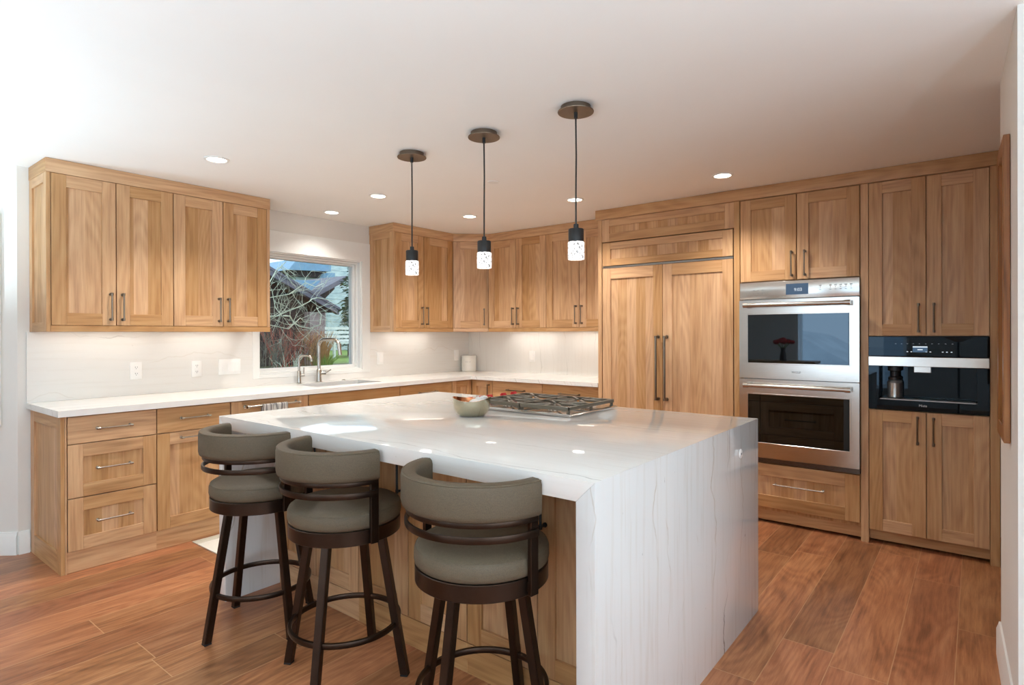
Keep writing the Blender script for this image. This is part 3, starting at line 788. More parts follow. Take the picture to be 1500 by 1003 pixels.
# double oven
t = thing('double_oven', 'stainless steel built-in double wall oven with dark glass doors', 'oven', (3.254, YT, 0.426))
ow = 0.747
Z = lambda z: z - 0.426
b = MB('steel_dark'); b.box(0.02, ow - 0.02, 0.022, 0.58, 0.01, 1.25); b.build('body', t)
b = MB('steel'); b.box(0.0, ow, -0.012, 0.02, Z(1.567), Z(1.685), 0, 0.002, 2); cp = b.build('control_panel', t)
b = MB('display'); b.box(0.308, 0.448, -0.0135, -0.011, Z(1.590), Z(1.664)); b.build('display', cp)
text_mesh('clock_digits', '9:03', 0.030, 'icon', cp, (0.385, -0.0138, Z(1.622)), (PI / 2, 0, 0), 0.0003)
b = MB('etch')
for i, xx in enumerate((0.095, 0.125, 0.155)):
    b.box(xx - .006, xx + .006, -0.0128, -0.0118, Z(1.628), Z(1.631)); b.box(xx - .006, xx + .006, -0.0128, -0.0118, Z(1.606), Z(1.609))
for xx in (0.52, 0.58, 0.61, 0.64, 0.67, 0.70):
    b.box(xx - .007, xx + .007, -0.0128, -0.0118, Z(1.640), Z(1.646)); b.box(xx - .006, xx + .006, -0.0128, -0.0118, Z(1.615), Z(1.618)); b.box(xx - .0015, xx + .0015, -0.0128, -0.0118, Z(1.628), Z(1.636))
b.build('printed_symbols', cp)
def oven_door(z0, z1, g0, g1, hz):
    b = MB('steel'); gx0, gx1 = 0.060, ow - 0.056
    f0, f1 = -0.026, 0.018
    b.box(0.0, gx0, f0, f1, Z(z0), Z(z1)); b.box(gx1, ow, f0, f1, Z(z0), Z(z1)); b.box(gx0, gx1, f0, f1, Z(z0), Z(g0)); b.box(gx0, gx1, f0, f1, Z(g1), Z(z1))
    d = b.build('oven_door', t)
    b = MB('oven_glass'); b.box(gx0 - .001, gx1 + .001, f0 + 0.002, f1 - 0.004, Z(g0) - .001, Z(g1) + .001); b.build('window_glass', d)
    b = MB('steel')
    ring_t = 0.008
    for (x0, x1, zz0, zz1) in ((gx0 - ring_t, gx0, g0 - ring_t, g1 + ring_t), (gx1, gx1 + ring_t, g0 - ring_t, g1 + ring_t), (gx0, gx1, g0 - ring_t, g0), (gx0, gx1, g1, g1 + ring_t)):
        b.box(x0, x1, f0 - 0.003, f0 + 0.001, Z(zz0), Z(zz1), 0, 0.0012)
    b.build('window_trim', d)
    b = MB('nickel'); b.tube([(0.052, f0 - 0.05, Z(hz)), (ow - 0.052, f0 - 0.05, Z(hz))], 0.0135, 16)
    for xx in (0.058, ow - 0.058):
        b.tube([(xx - 0.016, f0 - 0.05, Z(hz)), (xx + 0.016, f0 - 0.05, Z(hz))], 0.017, 16); b.box(xx - 0.013, xx + 0.013, f0 - 0.05, f0, Z(hz) - 0.013, Z(hz) + 0.013, 0, 0.002)
    b.build('handle', d)
    return d
d1 = oven_door(1.014, 1.560, 1.122, 1.458, 1.524)
oven_door(0.462, 1.008, 0.568, 0.902, 0.966)
text_mesh('logo_lettering', 'WOLF', 0.021, 'logo_dark', d1, (0.375, -0.0266, Z(1.064)), (PI / 2, 0, 0), 0.0006)
b = MB('steel_dark', 'rubber')
b.box(0.0, ow, -0.004, 0.02, Z(0.428), Z(0.459), 1)
for k in range(4): b.box(0.0, ow, -0.016, -0.004, Z(0.430) + k * 0.0078, Z(0.430) + k * 0.0078 + 0.0038, 0)
b.build('vent_grille', t)

# coffee machine
t = thing('coffee_machine', 'built-in black glass coffee machine with a steel band', 'coffee machine', (4.0495, YT, 0.8525))
cw = 0.597
Z2 = lambda z: z - 0.8525
b = MB('black'); b.box(0.0, cw, 0.10, 0.45, 0.0, 0.454)
b.box(0, cw, 0.012, 0.1, Z2(1.19), 0.454); b.box(0, 0.055, 0.012, 0.1, 0.0, Z2(1.19)); b.box(cw - 0.055, cw, 0.012, 0.1, 0.0, Z2(1.19)); b.box(0.055, cw - 0.055, 0.012, 0.1, 0.0, Z2(0.915)); b.build('body', t)
b = MB('black_glass'); b.box(0.0, cw, -0.008, 0.011, Z2(1.186), Z2(1.305), 0, 0.001); cpn = b.build('control_panel', t)
b = MB('display', 'icon'); b.box(0.232, 0.306, -0.0092, -0.0075, Z2(1.211), Z2(1.246), 0); b.box(0.232, 0.306, -0.0098, -0.0078, Z2(1.240), Z2(1.247), 1); b.box(0.256, 0.282, -0.0098, -0.0078, Z2(1.224), Z2(1.230), 1); b.build('display', cpn)
b = MB('icon')
for xx in (0.145, 0.175, 0.205, 0.235, 0.265, 0.297, 0.329, 0.361, 0.394, 0.427):
    b.lathe([(0.0028, 0), (0.004, 0.0004), (0.0028, 0.0008)], 10, (xx, -0.0088, Z2(1.262)))
for xx in (0.205, 0.225, 0.30, 0.32, 0.380, 0.40, 0.422):
    b.box(xx - .004, xx + .004, -0.0092, -0.0082, Z2(1.212), Z2(1.216))
b.build('touch_symbols', cpn)
b = MB('steel'); b.box(0.0, cw, -0.020, 0.011, Z2(1.124), Z2(1.182), 0, 0.002); b.build('steel_band', t)
b = MB('black_glass'); b.box(0.0, 0.055, -0.008, 0.011, Z2(0.855), Z2(1.121)); b.box(cw - 0.055, cw, -0.008, 0.011, Z2(0.855), Z2(1.121)); b.box(0.055, cw - 0.055, -0.008, 0.011, Z2(0.855), Z2(0.915)); b.build('front_frame', t)
b = MB('black_glass'); b.box(0.056, cw - 0.056, 0.092, 0.099, Z2(0.916), Z2(1.121)); b.build('niche_back', t)
b = MB('steel'); b.box(0.235, 0.325, 0.0, 0.07, Z2(1.086), Z2(1.128), 0, 0.004); b.build('spout', t)
b = MB('steel_dark'); b.box(0.062, cw - 0.062, -0.014, 0.085, Z2(0.9155), Z2(0.923), 0, 0.001); b.build('drip_tray', t)
text_mesh('logo_lettering', 'Miele', 0.019, 'logo', t, (0.283, -0.0086, Z2(0.888)), (PI / 2, 0, 0), 0.0005)
t = thing('milk_carafe', 'small glass milk flask standing in the coffee machine niche', 'flask', (4.0495 + 0.135, YT + 0.05, 0.9240))
def clear_glass():
    n = NT('clear_flask_glass'); n.set((235, 240, 240), 0.03); n.b.inputs['Transmission Weight'].default_value = 0.9; return n.m
M['flask'] = clear_glass()
b = MB('flask'); b.lathe([(0.0, 0), (0.040, 0), (0.042, 0.01), (0.042, 0.095), (0.036, 0.108), (0.030, 0.112)], 28); b.build('flask', t)
b = MB('steel'); b.lathe([(0, 0.006), (0.031, 0.006), (0.031, 0.092), (0, 0.092)], 24); b.build('inner_cup', t)
b = MB('black'); b.lathe([(0, 0.112), (0.036, 0.112), (0.036, 0.128), (0.026, 0.135), (0.026, 0.165), (0.038, 0.170), (0.038, 0.196), (0, 0.196)], 24); b.build('lid', t)

# ------------------------------------------------------------------ island
IX0, IX1, IY0, IY1, IZ = 1.578, 3.761, -3.540, -2.0165, 0.921
TH = 0.063
t = thing('island_top', 'white quartzite island top with waterfall ends, between stools and fridge', 'worktop', ((IX0 + IX1) / 2, (IY0 + IY1) / 2, 0))
ox, oy = -(IX0 + IX1) / 2, -(IY0 + IY1) / 2
b = MB('marble_x'); b.prism([(IX0, IZ), (IX1, IZ), (IX1 - TH, IZ - TH), (IX0 + TH, IZ - TH)], IY0, IY1, 'y', 0, 0.0014); b.build('top_slab', t, loc=(ox, oy, 0))
b = MB('marble_z'); b.prism([(IX1, IZ), (IX1, 0), (IX1 - TH, 0), (IX1 - TH, IZ - TH)], IY0, IY1, 'y', 0, 0.0014); b.build('waterfall_panel', t, loc=(ox, oy, 0))
b = MB('marble_z'); b.prism([(IX0, IZ), (IX0, 0), (IX0 + TH, 0), (IX0 + TH, IZ - TH)], IY0, IY1, 'y', 0, 0.0014); b.build('waterfall_panel', t, loc=(ox, oy, 0))
o = thing('pop_out_outlet', 'small round white outlet set in the island end panel', 'outlet', (IX1 + 0.0005, -2.288, 0.796), PI / 2)
b = MB('plastic', 'slot'); b.lathe([(0, 0), (0.021, 0), (0.021, 0.003), (0.018, 0.005), (0, 0.005)], 24); b.build('cover', o, rot=(PI / 2, 0, 0))
b = MB('slot')
for s in (-1, 1): b.box(s * 0.005 - 0.001, s * 0.005 + 0.001, -0.0062, -0.0045, -0.004, 0.004)
b.build('socket_slots', o)
YI = -3.255
cx0 = IX0 + TH + 0.002; cwd = (IX1 - IX0 - 2 * TH - 0.004) / 3
labs = ['island base cabinet behind the stool nearest the window', 'island base cabinet behind the middle stool', 'island base cabinet behind the stool nearest the ovens']
for k in range(3):
    t = thing('base_cabinet', labs[k], 'cabinet', (cx0 + k * cwd, YI, 0))
    b = MB('wood_v'); b.box(0.001, cwd - 0.001, 0.0215, 0.58, 0.05, IZ - TH - 0.002); b.build('carcass', t)
    b = MB('wood_h'); b.box(0.0, cwd, 0.002, 0.05, 0.0, 0.118, 0, 0.001); b.build('base_board', t)
    h = cwd / 2
    front(t, 'door', 0, h, 0.12, 0.852, (False, h - 0.036, 0.745, 0.19), mat='black')
    front(t, 'door', h, cwd, 0.12, 0.852, (False, h + 0.036, 0.745, 0.19), mat='black')
labs2 = ['island drawer cabinet on the cooking side, nearest the ovens', 'island drawer cabinet on the cooking side, under the cooktop', 'island drawer cabinet on the cooking side, nearest the window']
for k in range(3):
    t = thing('base_cabinet', labs2[k], 'cabinet', (IX1 - TH - 0.002 - k * cwd, IY1 - 0.03, 0), PI)
    b = MB('wood_v'); b.box(0.001, cwd - 0.001, 0.0215, 0.60, 0.1, 0.80); b.build('carcass', t)
    b = MB('wood_h'); b.box(0.0, cwd, 0.05, 0.07, 0.0, 0.098); b.build('toe_board', t)
    front(t, 'slab', 0, cwd, 0.70, 0.852, (True, cwd / 2, 0.776, 0.25), mat='handle')
    front(t, 'drawer', 0, cwd, 0.40, 0.70, (True, cwd / 2, 0.55, 0.25), mat='handle'); front(t, 'drawer', 0, cwd, 0.10, 0.40, (True, cwd / 2, 0.25, 0.25), mat='handle')

# cooktop
CX0, CX1, CY0, CY1 = 2.260, 3.024, -2.527, -2.050
t = thing('gas_cooktop', 'stainless steel gas cooktop with red knobs set in the island', 'cooktop', ((CX0 + CX1) / 2, (CY0 + CY1) / 2, IZ + 0.0005))
w2, d2 = (CX1 - CX0) / 2, (CY1 - CY0) / 2
b = MB('steel'); b.prism([(-w2, 0), (w2, 0), (w2, 0.006), (w2 - 0.012, 0.012), (-w2 + 0.012, 0.012), (-w2, 0.006)], -d2, d2, 'y', 0, 0.001); b.build('tray', t)
gx = -w2 + 0.135; gw = (w2 - 0.018 - gx) / 2
for k in range(2):
    x0 = gx + k * gw + 0.003; x1 = gx + (k + 1) * gw - 0.003
    y0, y1 = -d2 + 0.015, d2 - 0.015; zt = 0.046
    b = MB('iron'); bw = 0.014
    def bar(p, q, h=0.017):
        p = Vector((p[0], p[1], 0)); q = Vector((q[0], q[1], 0)); d = (q - p).normalized(); nn = Vector((-d.y, d.x, 0)) * bw / 2
        b.prism([tuple((v)[:2]) for v in (p + nn, q + nn, q - nn, p - nn)], zt - h, zt, 'z', 0, 0.0015)
    bar((x0, y0), (x1, y0)); bar((x0, y1), (x1, y1)); bar((x0, y0), (x0, y1)); bar((x1, y0), (x1, y1)); cxm = (x0 + x1) / 2; bar((x0, 0), (x1, 0))
    for yc in ((y0) / 2, (y1) / 2):
        for a in range(8):
            an = a * PI / 4 + PI / 8 * 0
            ex = 0.5 * (x1 - x0) if abs(math.cos(an)) > 0.5 else 0.0
            dx, dy = math.cos(an), math.sin(an)
            L = min(((x1 - x0) / 2) / max(1e-3, abs(dx)), (y1 / 2) / max(1e-3, abs(dy)))
            bar((cxm + dx * 0.030, yc + dy * 0.030), (cxm + dx * L * 0.985, yc + dy * L * 0.985), 0.010)
    for px in (x0 + 0.006, x1 - 0.006):
        for py in (y0 + 0.006, 0, y1 - 0.006):
            b.box(px - 0.006, px + 0.006, py - 0.006, py + 0.006, 0.012, zt - 0.004)
    # apron sides
    b.box(x0, x1, y0 - 0.0055, y0 + 0.001, 0.026, zt - 0.001); b.box(x1 - 0.001, x1 + 0.0055, y0, y1, 0.030, zt - 0.001)
    b.build('grate', t)
    for yc in (y0 / 2, y1 / 2):
        b = MB('steel', 'black'); b.lathe([(0, 0.012), (0.046, 0.012), (0.040, 0.020), (0.030, 0.024), (0, 0.024)], 24, (cxm, yc, 0), 0); b.lathe([(0, 0.024), (0.027, 0.024), (0.027, 0.030), (0, 0.031)], 24, (cxm, yc, 0), 1); b.build('burner', t)
for yk in (-0.20, -0.115, -0.028, 0.098 - 0.0, 0.198):
    b = MB('red', 'steel'); b.lathe([(0, 0.012), (0.024, 0.012), (0.024, 0.018), (0, 0.018)], 20, (0, 0, 0), 1)
    b.lathe([(0, 0.018), (0.0225, 0.018), (0.021, 0.042), (0.018, 0.045), (0, 0.045)], 20, (0, 0, 0), 0); b.box(-0.004, 0.004, -0.021, 0.021, 0.042, 0.050, 0, 0.001)
    b.build('knob', t, loc=(-w2 + 0.062, yk, 0))

# bowl with a cloth in it
t = thing('metal_bowl', 'small wavy-rimmed pewter bowl with a copper inside, by the cooktop', 'bowl', (2.590, -2.765, IZ + 0.0005))
wav = lambda a, r, z: 0.009 * math.cos(2 * (a - 0.66)) * max(0, (z - 0.045) / 0.045)
b = MB('pewter_bowl'); b.lathe([(0, 0.0), (0.058, 0.0), (0.068, 0.004), (0.080, 0.017), (0.089, 0.038), (0.094, 0.062), (0.096, 0.086)], 48, (0, 0, 0), 0, wav); b.build('shell', t)
b = MB('copper'); b.lathe([(0.096, 0.086), (0.0935, 0.0865), (0.091, 0.062), (0.086, 0.039), (0.076, 0.020), (0.062, 0.006), (0, 0.004)], 48, (0, 0, 0), 0, wav); b.build('lining', t, label='copper-coloured bowl lining')
b = MB('cloth')
for (dx, dy, dz, r) in ((0.0, 0, 0, 0.040), (0.035, 0.012, 0.012, 0.030), (-0.03, 0.02, 0.004, 0.03), (0.03, -0.02, -0.006, 0.034), (0.030, 0.026, 0.032, 0.022), (0.006, 0.020, 0.028, 0.020)):
    b.sphere((dx, dy, dz), r, 0, 0.75, 14, 8)
o = b.build('crumpled_cloth', loc=(2.600, -2.745, IZ + 0.050), angle=60)
for v in o.data.vertices:
    v.co += Vector((random.uniform(-1, 1), random.uniform(-1, 1), random.uniform(-1, 1))) * 0.003
tag(o, 'off-white crumpled cloth lying in the metal bowl', 'cloth')

# ------------------------------------------------------------------ sink, taps, small things on the counter
t = thing('sink', 'undermount stainless steel sink below the window', 'sink', ((SX0 + SX1) / 2, (SY0 + SY1) / 2, ZT - 0.24))
sx, sy = (SX1 - SX0) / 2 + 0.004, (SY1 - SY0) / 2 + 0.004
hh = 0.24 - 0.0355
b = MB('steel_dark'); b.box(-sx, sx, -sy, sy, 0.0, 0.004); b.box(-sx - .004, -sx, -sy, sy, 0, hh); b.box(sx, sx + .004, -sy, sy, 0, hh); b.box(-sx, sx, -sy - .004, -sy, 0, hh); b.box(-sx, sx, sy, sy + .004, 0, hh); b.build('basin', t)
b = MB('steel'); b.lathe([(0, 0.0042), (0.03, 0.0042), (0.045, 0.0058), (0.045, 0.004), (0, 0.004)], 24); b.build('drain', t)
def arc(c, r, a0, a1, n, ax, z=True):
    return [(c[0] + ax[0] * r * math.cos(a), c[1] + ax[1] * r * math.cos(a), c[2] + r * math.sin(a)) for a in [a0 + (a1 - a0) * i / n for i in range(n + 1)]]
t = thing('kitchen_faucet', 'tall brushed nickel faucet with a pull-down spout behind the sink', 'faucet', (0.072, -1.985, ZT + 0.0003))
ax = (0.94, 0.34)
b = MB('nickel'); b.lathe([(0, 0), (0.029, 0), (0.029, 0.004), (0.024, 0.008), (0.0215, 0.05), (0.0215, 0.105), (0.017, 0.112), (0, 0.112)], 24); b.build('base', t)
H = 0.315; r = 0.055; reach = 0.205
pts = [(0, 0, 0.10), (0, 0, H)] + arc((ax[0] * r, ax[1] * r, H), r, PI, PI / 2, 8, ax) + arc((ax[0] * (reach - r), ax[1] * (reach - r), H), r, PI / 2, 0.12, 8, ax)
b = MB('nickel'); b.tube(pts, 0.0145, 16); b.build('spout', t)
e = Vector(pts[-1])
b = MB('nickel'); b.tube([e + Vector((0, 0, 0.012)), e + Vector((ax[0] * 0.012, ax[1] * 0.012, -0.085))], 0.0165, 16); b.tube([e + Vector((0, 0, -0.02)), e + Vector((ax[0] * 0.0012, ax[1] * 0.0012, -0.022))], 0.0175, 16); b.build('spray_head', t)
b = MB('nickel'); b.tube([(0.0, 0.0, 0.078), (0.028, 0.052, 0.078)], 0.0165, 16); b.tube([(0.028, 0.046, 0.08), (0.050, 0.088, 0.106)], 0.0052, 10); b.build('lever', t)
t = thing('filter_tap', 'small brushed nickel hooked tap left of the tall faucet', 'faucet', (0.072, -2.175, ZT + 0.0003))
b = MB('nickel'); b.lathe([(0, 0), (0.022, 0), (0.022, 0.003), (0.017, 0.007), (0.0165, 0.10), (0.012, 0.108), (0, 0.108)], 20); b.build('base', t)
H = 0.195; r = 0.042; ax = (0.93, 0.36); reach = 0.125
pts = [(0, 0, 0.10), (0, 0, H)] + arc((ax[0] * r, ax[1] * r, H), r, PI, PI / 2, 8, ax) + arc((ax[0] * (reach - r), ax[1] * (reach - r), H), r, PI / 2, -0.15, 8, ax)
b = MB('nickel'); b.tube(pts, 0.0100, 14); b.build('spout', t)
b = MB('nickel'); b.tube([(0, 0, 0.07), (0.02, 0.04, 0.07)], 0.011, 14); b.tube([(0.017, 0.034, 0.072), (0.017, 0.034, 0.135)], 0.0042, 10); b.build('lever', t)
b = MB('nickel'); b.lathe([(0, 0), (0.018, 0), (0.018, 0.006), (0.012, 0.010), (0, 0.010)], 20)
tag(b.build('air_switch', loc=(0.09, -1.745, ZT + 0.0003)), 'tiny round metal button on the counter right of the tall faucet', 'button')
t = thing('canister', 'cream ceramic canister in the counter corner', 'canister', (0.110, -0.112, ZT + 0.0003))
b = MB('ceramic'); b.lathe([(0, 0), (0.074, 0), (0.080, 0.006), (0.081, 0.15), (0.078, 0.156), (0, 0.156)], 40); b.build('body', t)
b = MB('ceramic'); b.lathe([(0, 0.157), (0.081, 0.157), (0.082, 0.160), (0.081, 0.170), (0.076, 0.174), (0, 0.175)], 40); b.build('lid', t)
b = MB('etch')
for i in range(9):
    a = -PI / 2 + 0.62 + (i - 4) * 0.085; 
    if i == 5: continue
    c = Vector((math.cos(a) * 0.0815, math.sin(a) * 0.0815, 0.105))
    b.box(c.x - 0.0016, c.x + 0.0016, c.y - 0.0016, c.y + 0.0016, c.z - 0.0016, c.z + 0.0016)
b.build('printed_line', t)

# towel on the dishwasher bar
b = MB('towel')
x0, x1 = -0.095, 0.095; pr = []
for i in range(9):
    a = PI * i / 8; pr.append((-math.cos(a) * 0.0125, math.sin(a) * 0.0125))
sec = [(-0.0125, -0.27), (-0.0135, -0.12)] + pr + [(0.0135, -0.15), (0.0125, -0.30)]
bm = b.bm; N = 24; rows = []
for i in range(N + 1):
    x = x0 + (x1 - x0) * i / N
    rows.append([bm.verts.new((x, s[0] * (1 + 0.0) - (0.004 * math.sin(i * 1.1 + 0.6) if s[1] < -0.02 and s[0] < 0 else 0.0), s[1])) for s in sec])
for i in range(N):
    for k in range(len(sec) - 1): bm.faces.new((rows[i][k], rows[i + 1][k], rows[i + 1][k + 1], rows[i][k + 1]))
r_ = bmesh.ops.solidify(bm, geom=list(bm.faces), thickness=-0.003)
tag(b.build('dish_towel', loc=(XB + 0.05, -2.725, 0.832), rot=(0, 0, PI / 2), angle=60), 'grey and white patterned towel hung on the dishwasher bar', 'towel')

# outlets and switches
def wall_plate(name, label, cat, loc, rz, w, kind):
    t = thing(name, label, cat, loc, rz)
    b = MB('plastic'); b.box(-w / 2, w / 2, -0.006, 0, -0.059, 0.059, 0, 0.0015, 2); b.build('plate', t)
    if kind == 'duplex':
        for zc in (-0.022, 0.022):
            b = MB('plastic', 'slot'); b.box(-0.017, 0.017, -0.0075, -0.006, zc - 0.0145, zc + 0.0145, 0, 0.0006)
            for s in (-0.006, 0.006): b.box(s - 0.0012, s + 0.0012, -0.0079, -0.0074, zc - 0.002, zc + 0.007, 1)
            b.box(-0.002, 0.002, -0.0079, -0.0074, zc - 0.010, zc - 0.006, 1)
            b.build('socket', t)
    else:
        n = kind
        for k in range(n):
            xc = (k - (n - 1) / 2) * 0.046
            b = MB('plastic'); b.prism([(-0.0105, -0.034), (-0.0085, 0.034), (-0.006, 0.034), (-0.006, -0.034)], xc - 0.0165, xc + 0.0165, 'x', 0); b.build('rocker', t)
    return t
X = 0.0138
wall_plate('power_outlet', 'white double outlet on the splashback above the three-drawer unit', 'outlet', (X, -3.375, 1.083), RW, 0.072, 'duplex')
wall_plate('power_outlet', 'white double outlet midway along the left splashback, left of the triple switch', 'outlet', (X, -2.977, 1.077), RW, 0.072, 'duplex')
wall_plate('light_switch', 'wide white triple rocker switch left of the window', 'switch', (X, -2.732, 1.081), RW, 0.168, 3)
wall_plate('light_switch', 'white single rocker switch just right of the window', 'switch', (X, -1.275, 1.094), RW, 0.074, 1)
wall_plate('light_switch', 'white single rocker plate left of the cream canister', 'switch', (X, -0.215, 1.093), RW, 0.074, 1)
wall_plate('light_switch', 'white single rocker plate on the back wall splashback', 'switch', (0.922, -X, 1.091), 0, 0.074, 1)

# floor mat between sink and island
t = thing('kitchen_mat', 'cream woven mat on the floor between sink counter and island', 'mat', (1.03, -2.10, 0.0005), 0)
b = MB('rug'); b.box(-0.325, 0.325, -1.17, 1.17, 0, 0.008, 0, 0.003, 2); b.build('weave', t)
b = MB('rug_edge'); b.box(-0.405, -0.326, -1.17, 1.17, 0, 0.007, 0, 0.003, 2); b.build('border', t, label='greyish textured border')

# ------------------------------------------------------------------ ceiling fittings
def downlight(label, x, y, k=1.0):
    t = thing('recessed_downlight', label, 'ceiling light', (x, y, ZC - 0.0005), 0, 'recessed ceiling downlights')
    b = MB('white'); b.lathe([(0.052, -0.002), (0.054, -0.006), (0.068, -0.004), (0.068, 0.0), (0.052, 0.0)], 32); b.build('trim_ring', t)
    b = MB('lens'); b.lathe([(0, -0.0025), (0.052, -0.0025), (0.052, -0.0005), (0, -0.0005)], 32); b.build('lens', t)
    spot('downlight_lamp', (0, 0, -0.012), DOWN_POWER * k, WARM, parent=t)
    return t
downlight('round recessed downlight above the left worktop end, leftmost of the ceiling lights', 1.075, -3.313)
downlight('round recessed downlight left of the nearest-window pendant', 1.081, -2.141)
downlight('round recessed downlight over the sink, close to the window wall', 0.305, -2.010, 0.3)
downlight('round recessed downlight between the left and middle pendants, near the corner', 1.093, -1.156)
downlight('round recessed downlight behind the right-hand pendant cord', 2.158, -1.122)
downlight('round recessed downlight in front of the ovens, rightmost of the ceiling lights', 3.284, -1.105)
b = MB('white'); b.lathe([(0, -0.006), (0.036, -0.006), (0.040, -0.002), (0.040, 0), (0, 0)], 28)
tag(b.build('sprinkler_cover', loc=(2.012, -1.912, ZC - 0.0005)), 'flat white round cover disc on the ceiling beside the middle pendant', 'ceiling cover')
def pendant(label, x, y):
    t = thing('pendant_light', label, 'pendant light', (x, y, ZC - 0.0005), 0, 'pendant lights over the island')
    b = MB('canopy'); b.lathe([(0, 0), (0.068, 0), (0.068, -0.022), (0.081, -0.022), (0.082, -0.024), (0.081, -0.027), (0, -0.027)], 40); c = b.build('canopy', t)
    b = MB('black'); b.lathe([(0, -0.027), (0.0085, -0.027), (0.0085, -0.053), (0, -0.053)], 14); b.build('cord_grip', c)
    zb = 1.805 - ZC
    b = MB('black'); b.tube([(0, 0, -0.05), (0.002, 0, -0.22), (-0.001, 0.001, -0.4), (0, 0, zb + 0.02)], 0.0038, 8); b.build('cord', t)
    b = MB('black'); b.lathe([(0, 0.022), (0.011, 0.022), (0.012, 0.002), (0.033, 0.0), (0.035, -0.003), (0.035, -0.058), (0, -0.058)], 32, (0, 0, zb)); b.build('socket_cap', t)
    b = MB('seeded'); b.lathe([(0, -0.059), (0.0355, -0.059), (0.0375, -0.062), (0.0375, -0.136), (0.0355, -0.139), (0, -0.139)], 36, (0, 0, zb)); b.build('glass_shade', t)
    return t
pendant('slim black pendant with glowing seeded glass, nearest the window', 2.056, -2.680)
pendant('slim black pendant with glowing seeded glass, middle of the three', 2.602, -2.680)
pendant('slim black pendant with glowing seeded glass, nearest the ovens and camera', 3.156, -2.680)

def uplighter(label, x, y, power):  # added lamps out of view, there only to brighten and cool the ceiling
    t = thing('added_uplight', label, 'added fill light', (x, y, 0), 0)
    b = MB('black'); b.lathe([(0, 0), (0.15, 0), (0.15, 0.015), (0.02, 0.03), (0.012, 0.05), (0.012, 1.22), (0, 1.22)], 24); b.build('stand', t)
    b = MB('ceramic'); b.lathe([(0.0, 1.20), (0.05, 1.21), (0.13, 1.25), (0.17, 1.29), (0.165, 1.29), (0.12, 1.255), (0, 1.225)], 32); b.build('bowl_shade', t)
    l = bpy.data.lights.new('ceiling_fill', 'SPOT'); l.energy = power; l.color = UPCOL; l.spot_size = 2.9; l.spot_blend = 0.5; l.shadow_soft_size = 0.06
    lo = bpy.data.objects.new('ceiling_fill', l); COL.objects.link(lo); lo.parent = t; lo.location = (0, 0, 1.30); lo.rotation_euler = (PI, 0, 0)
uplighter('black uplighter added behind the camera to brighten the ceiling, beside the splayed left wall', 0.10, -4.85, 30)
uplighter('black uplighter added behind the camera to brighten the ceiling, nearest the console table', 1.25, -5.35, 88)
uplighter('black uplighter added behind the camera to brighten the ceiling, right of the kitchen pier', 5.6, -4.6, 75)
uplighter('black uplighter added behind the camera to brighten the ceiling, on the window side of the room', 4.4, -6.0, 270)

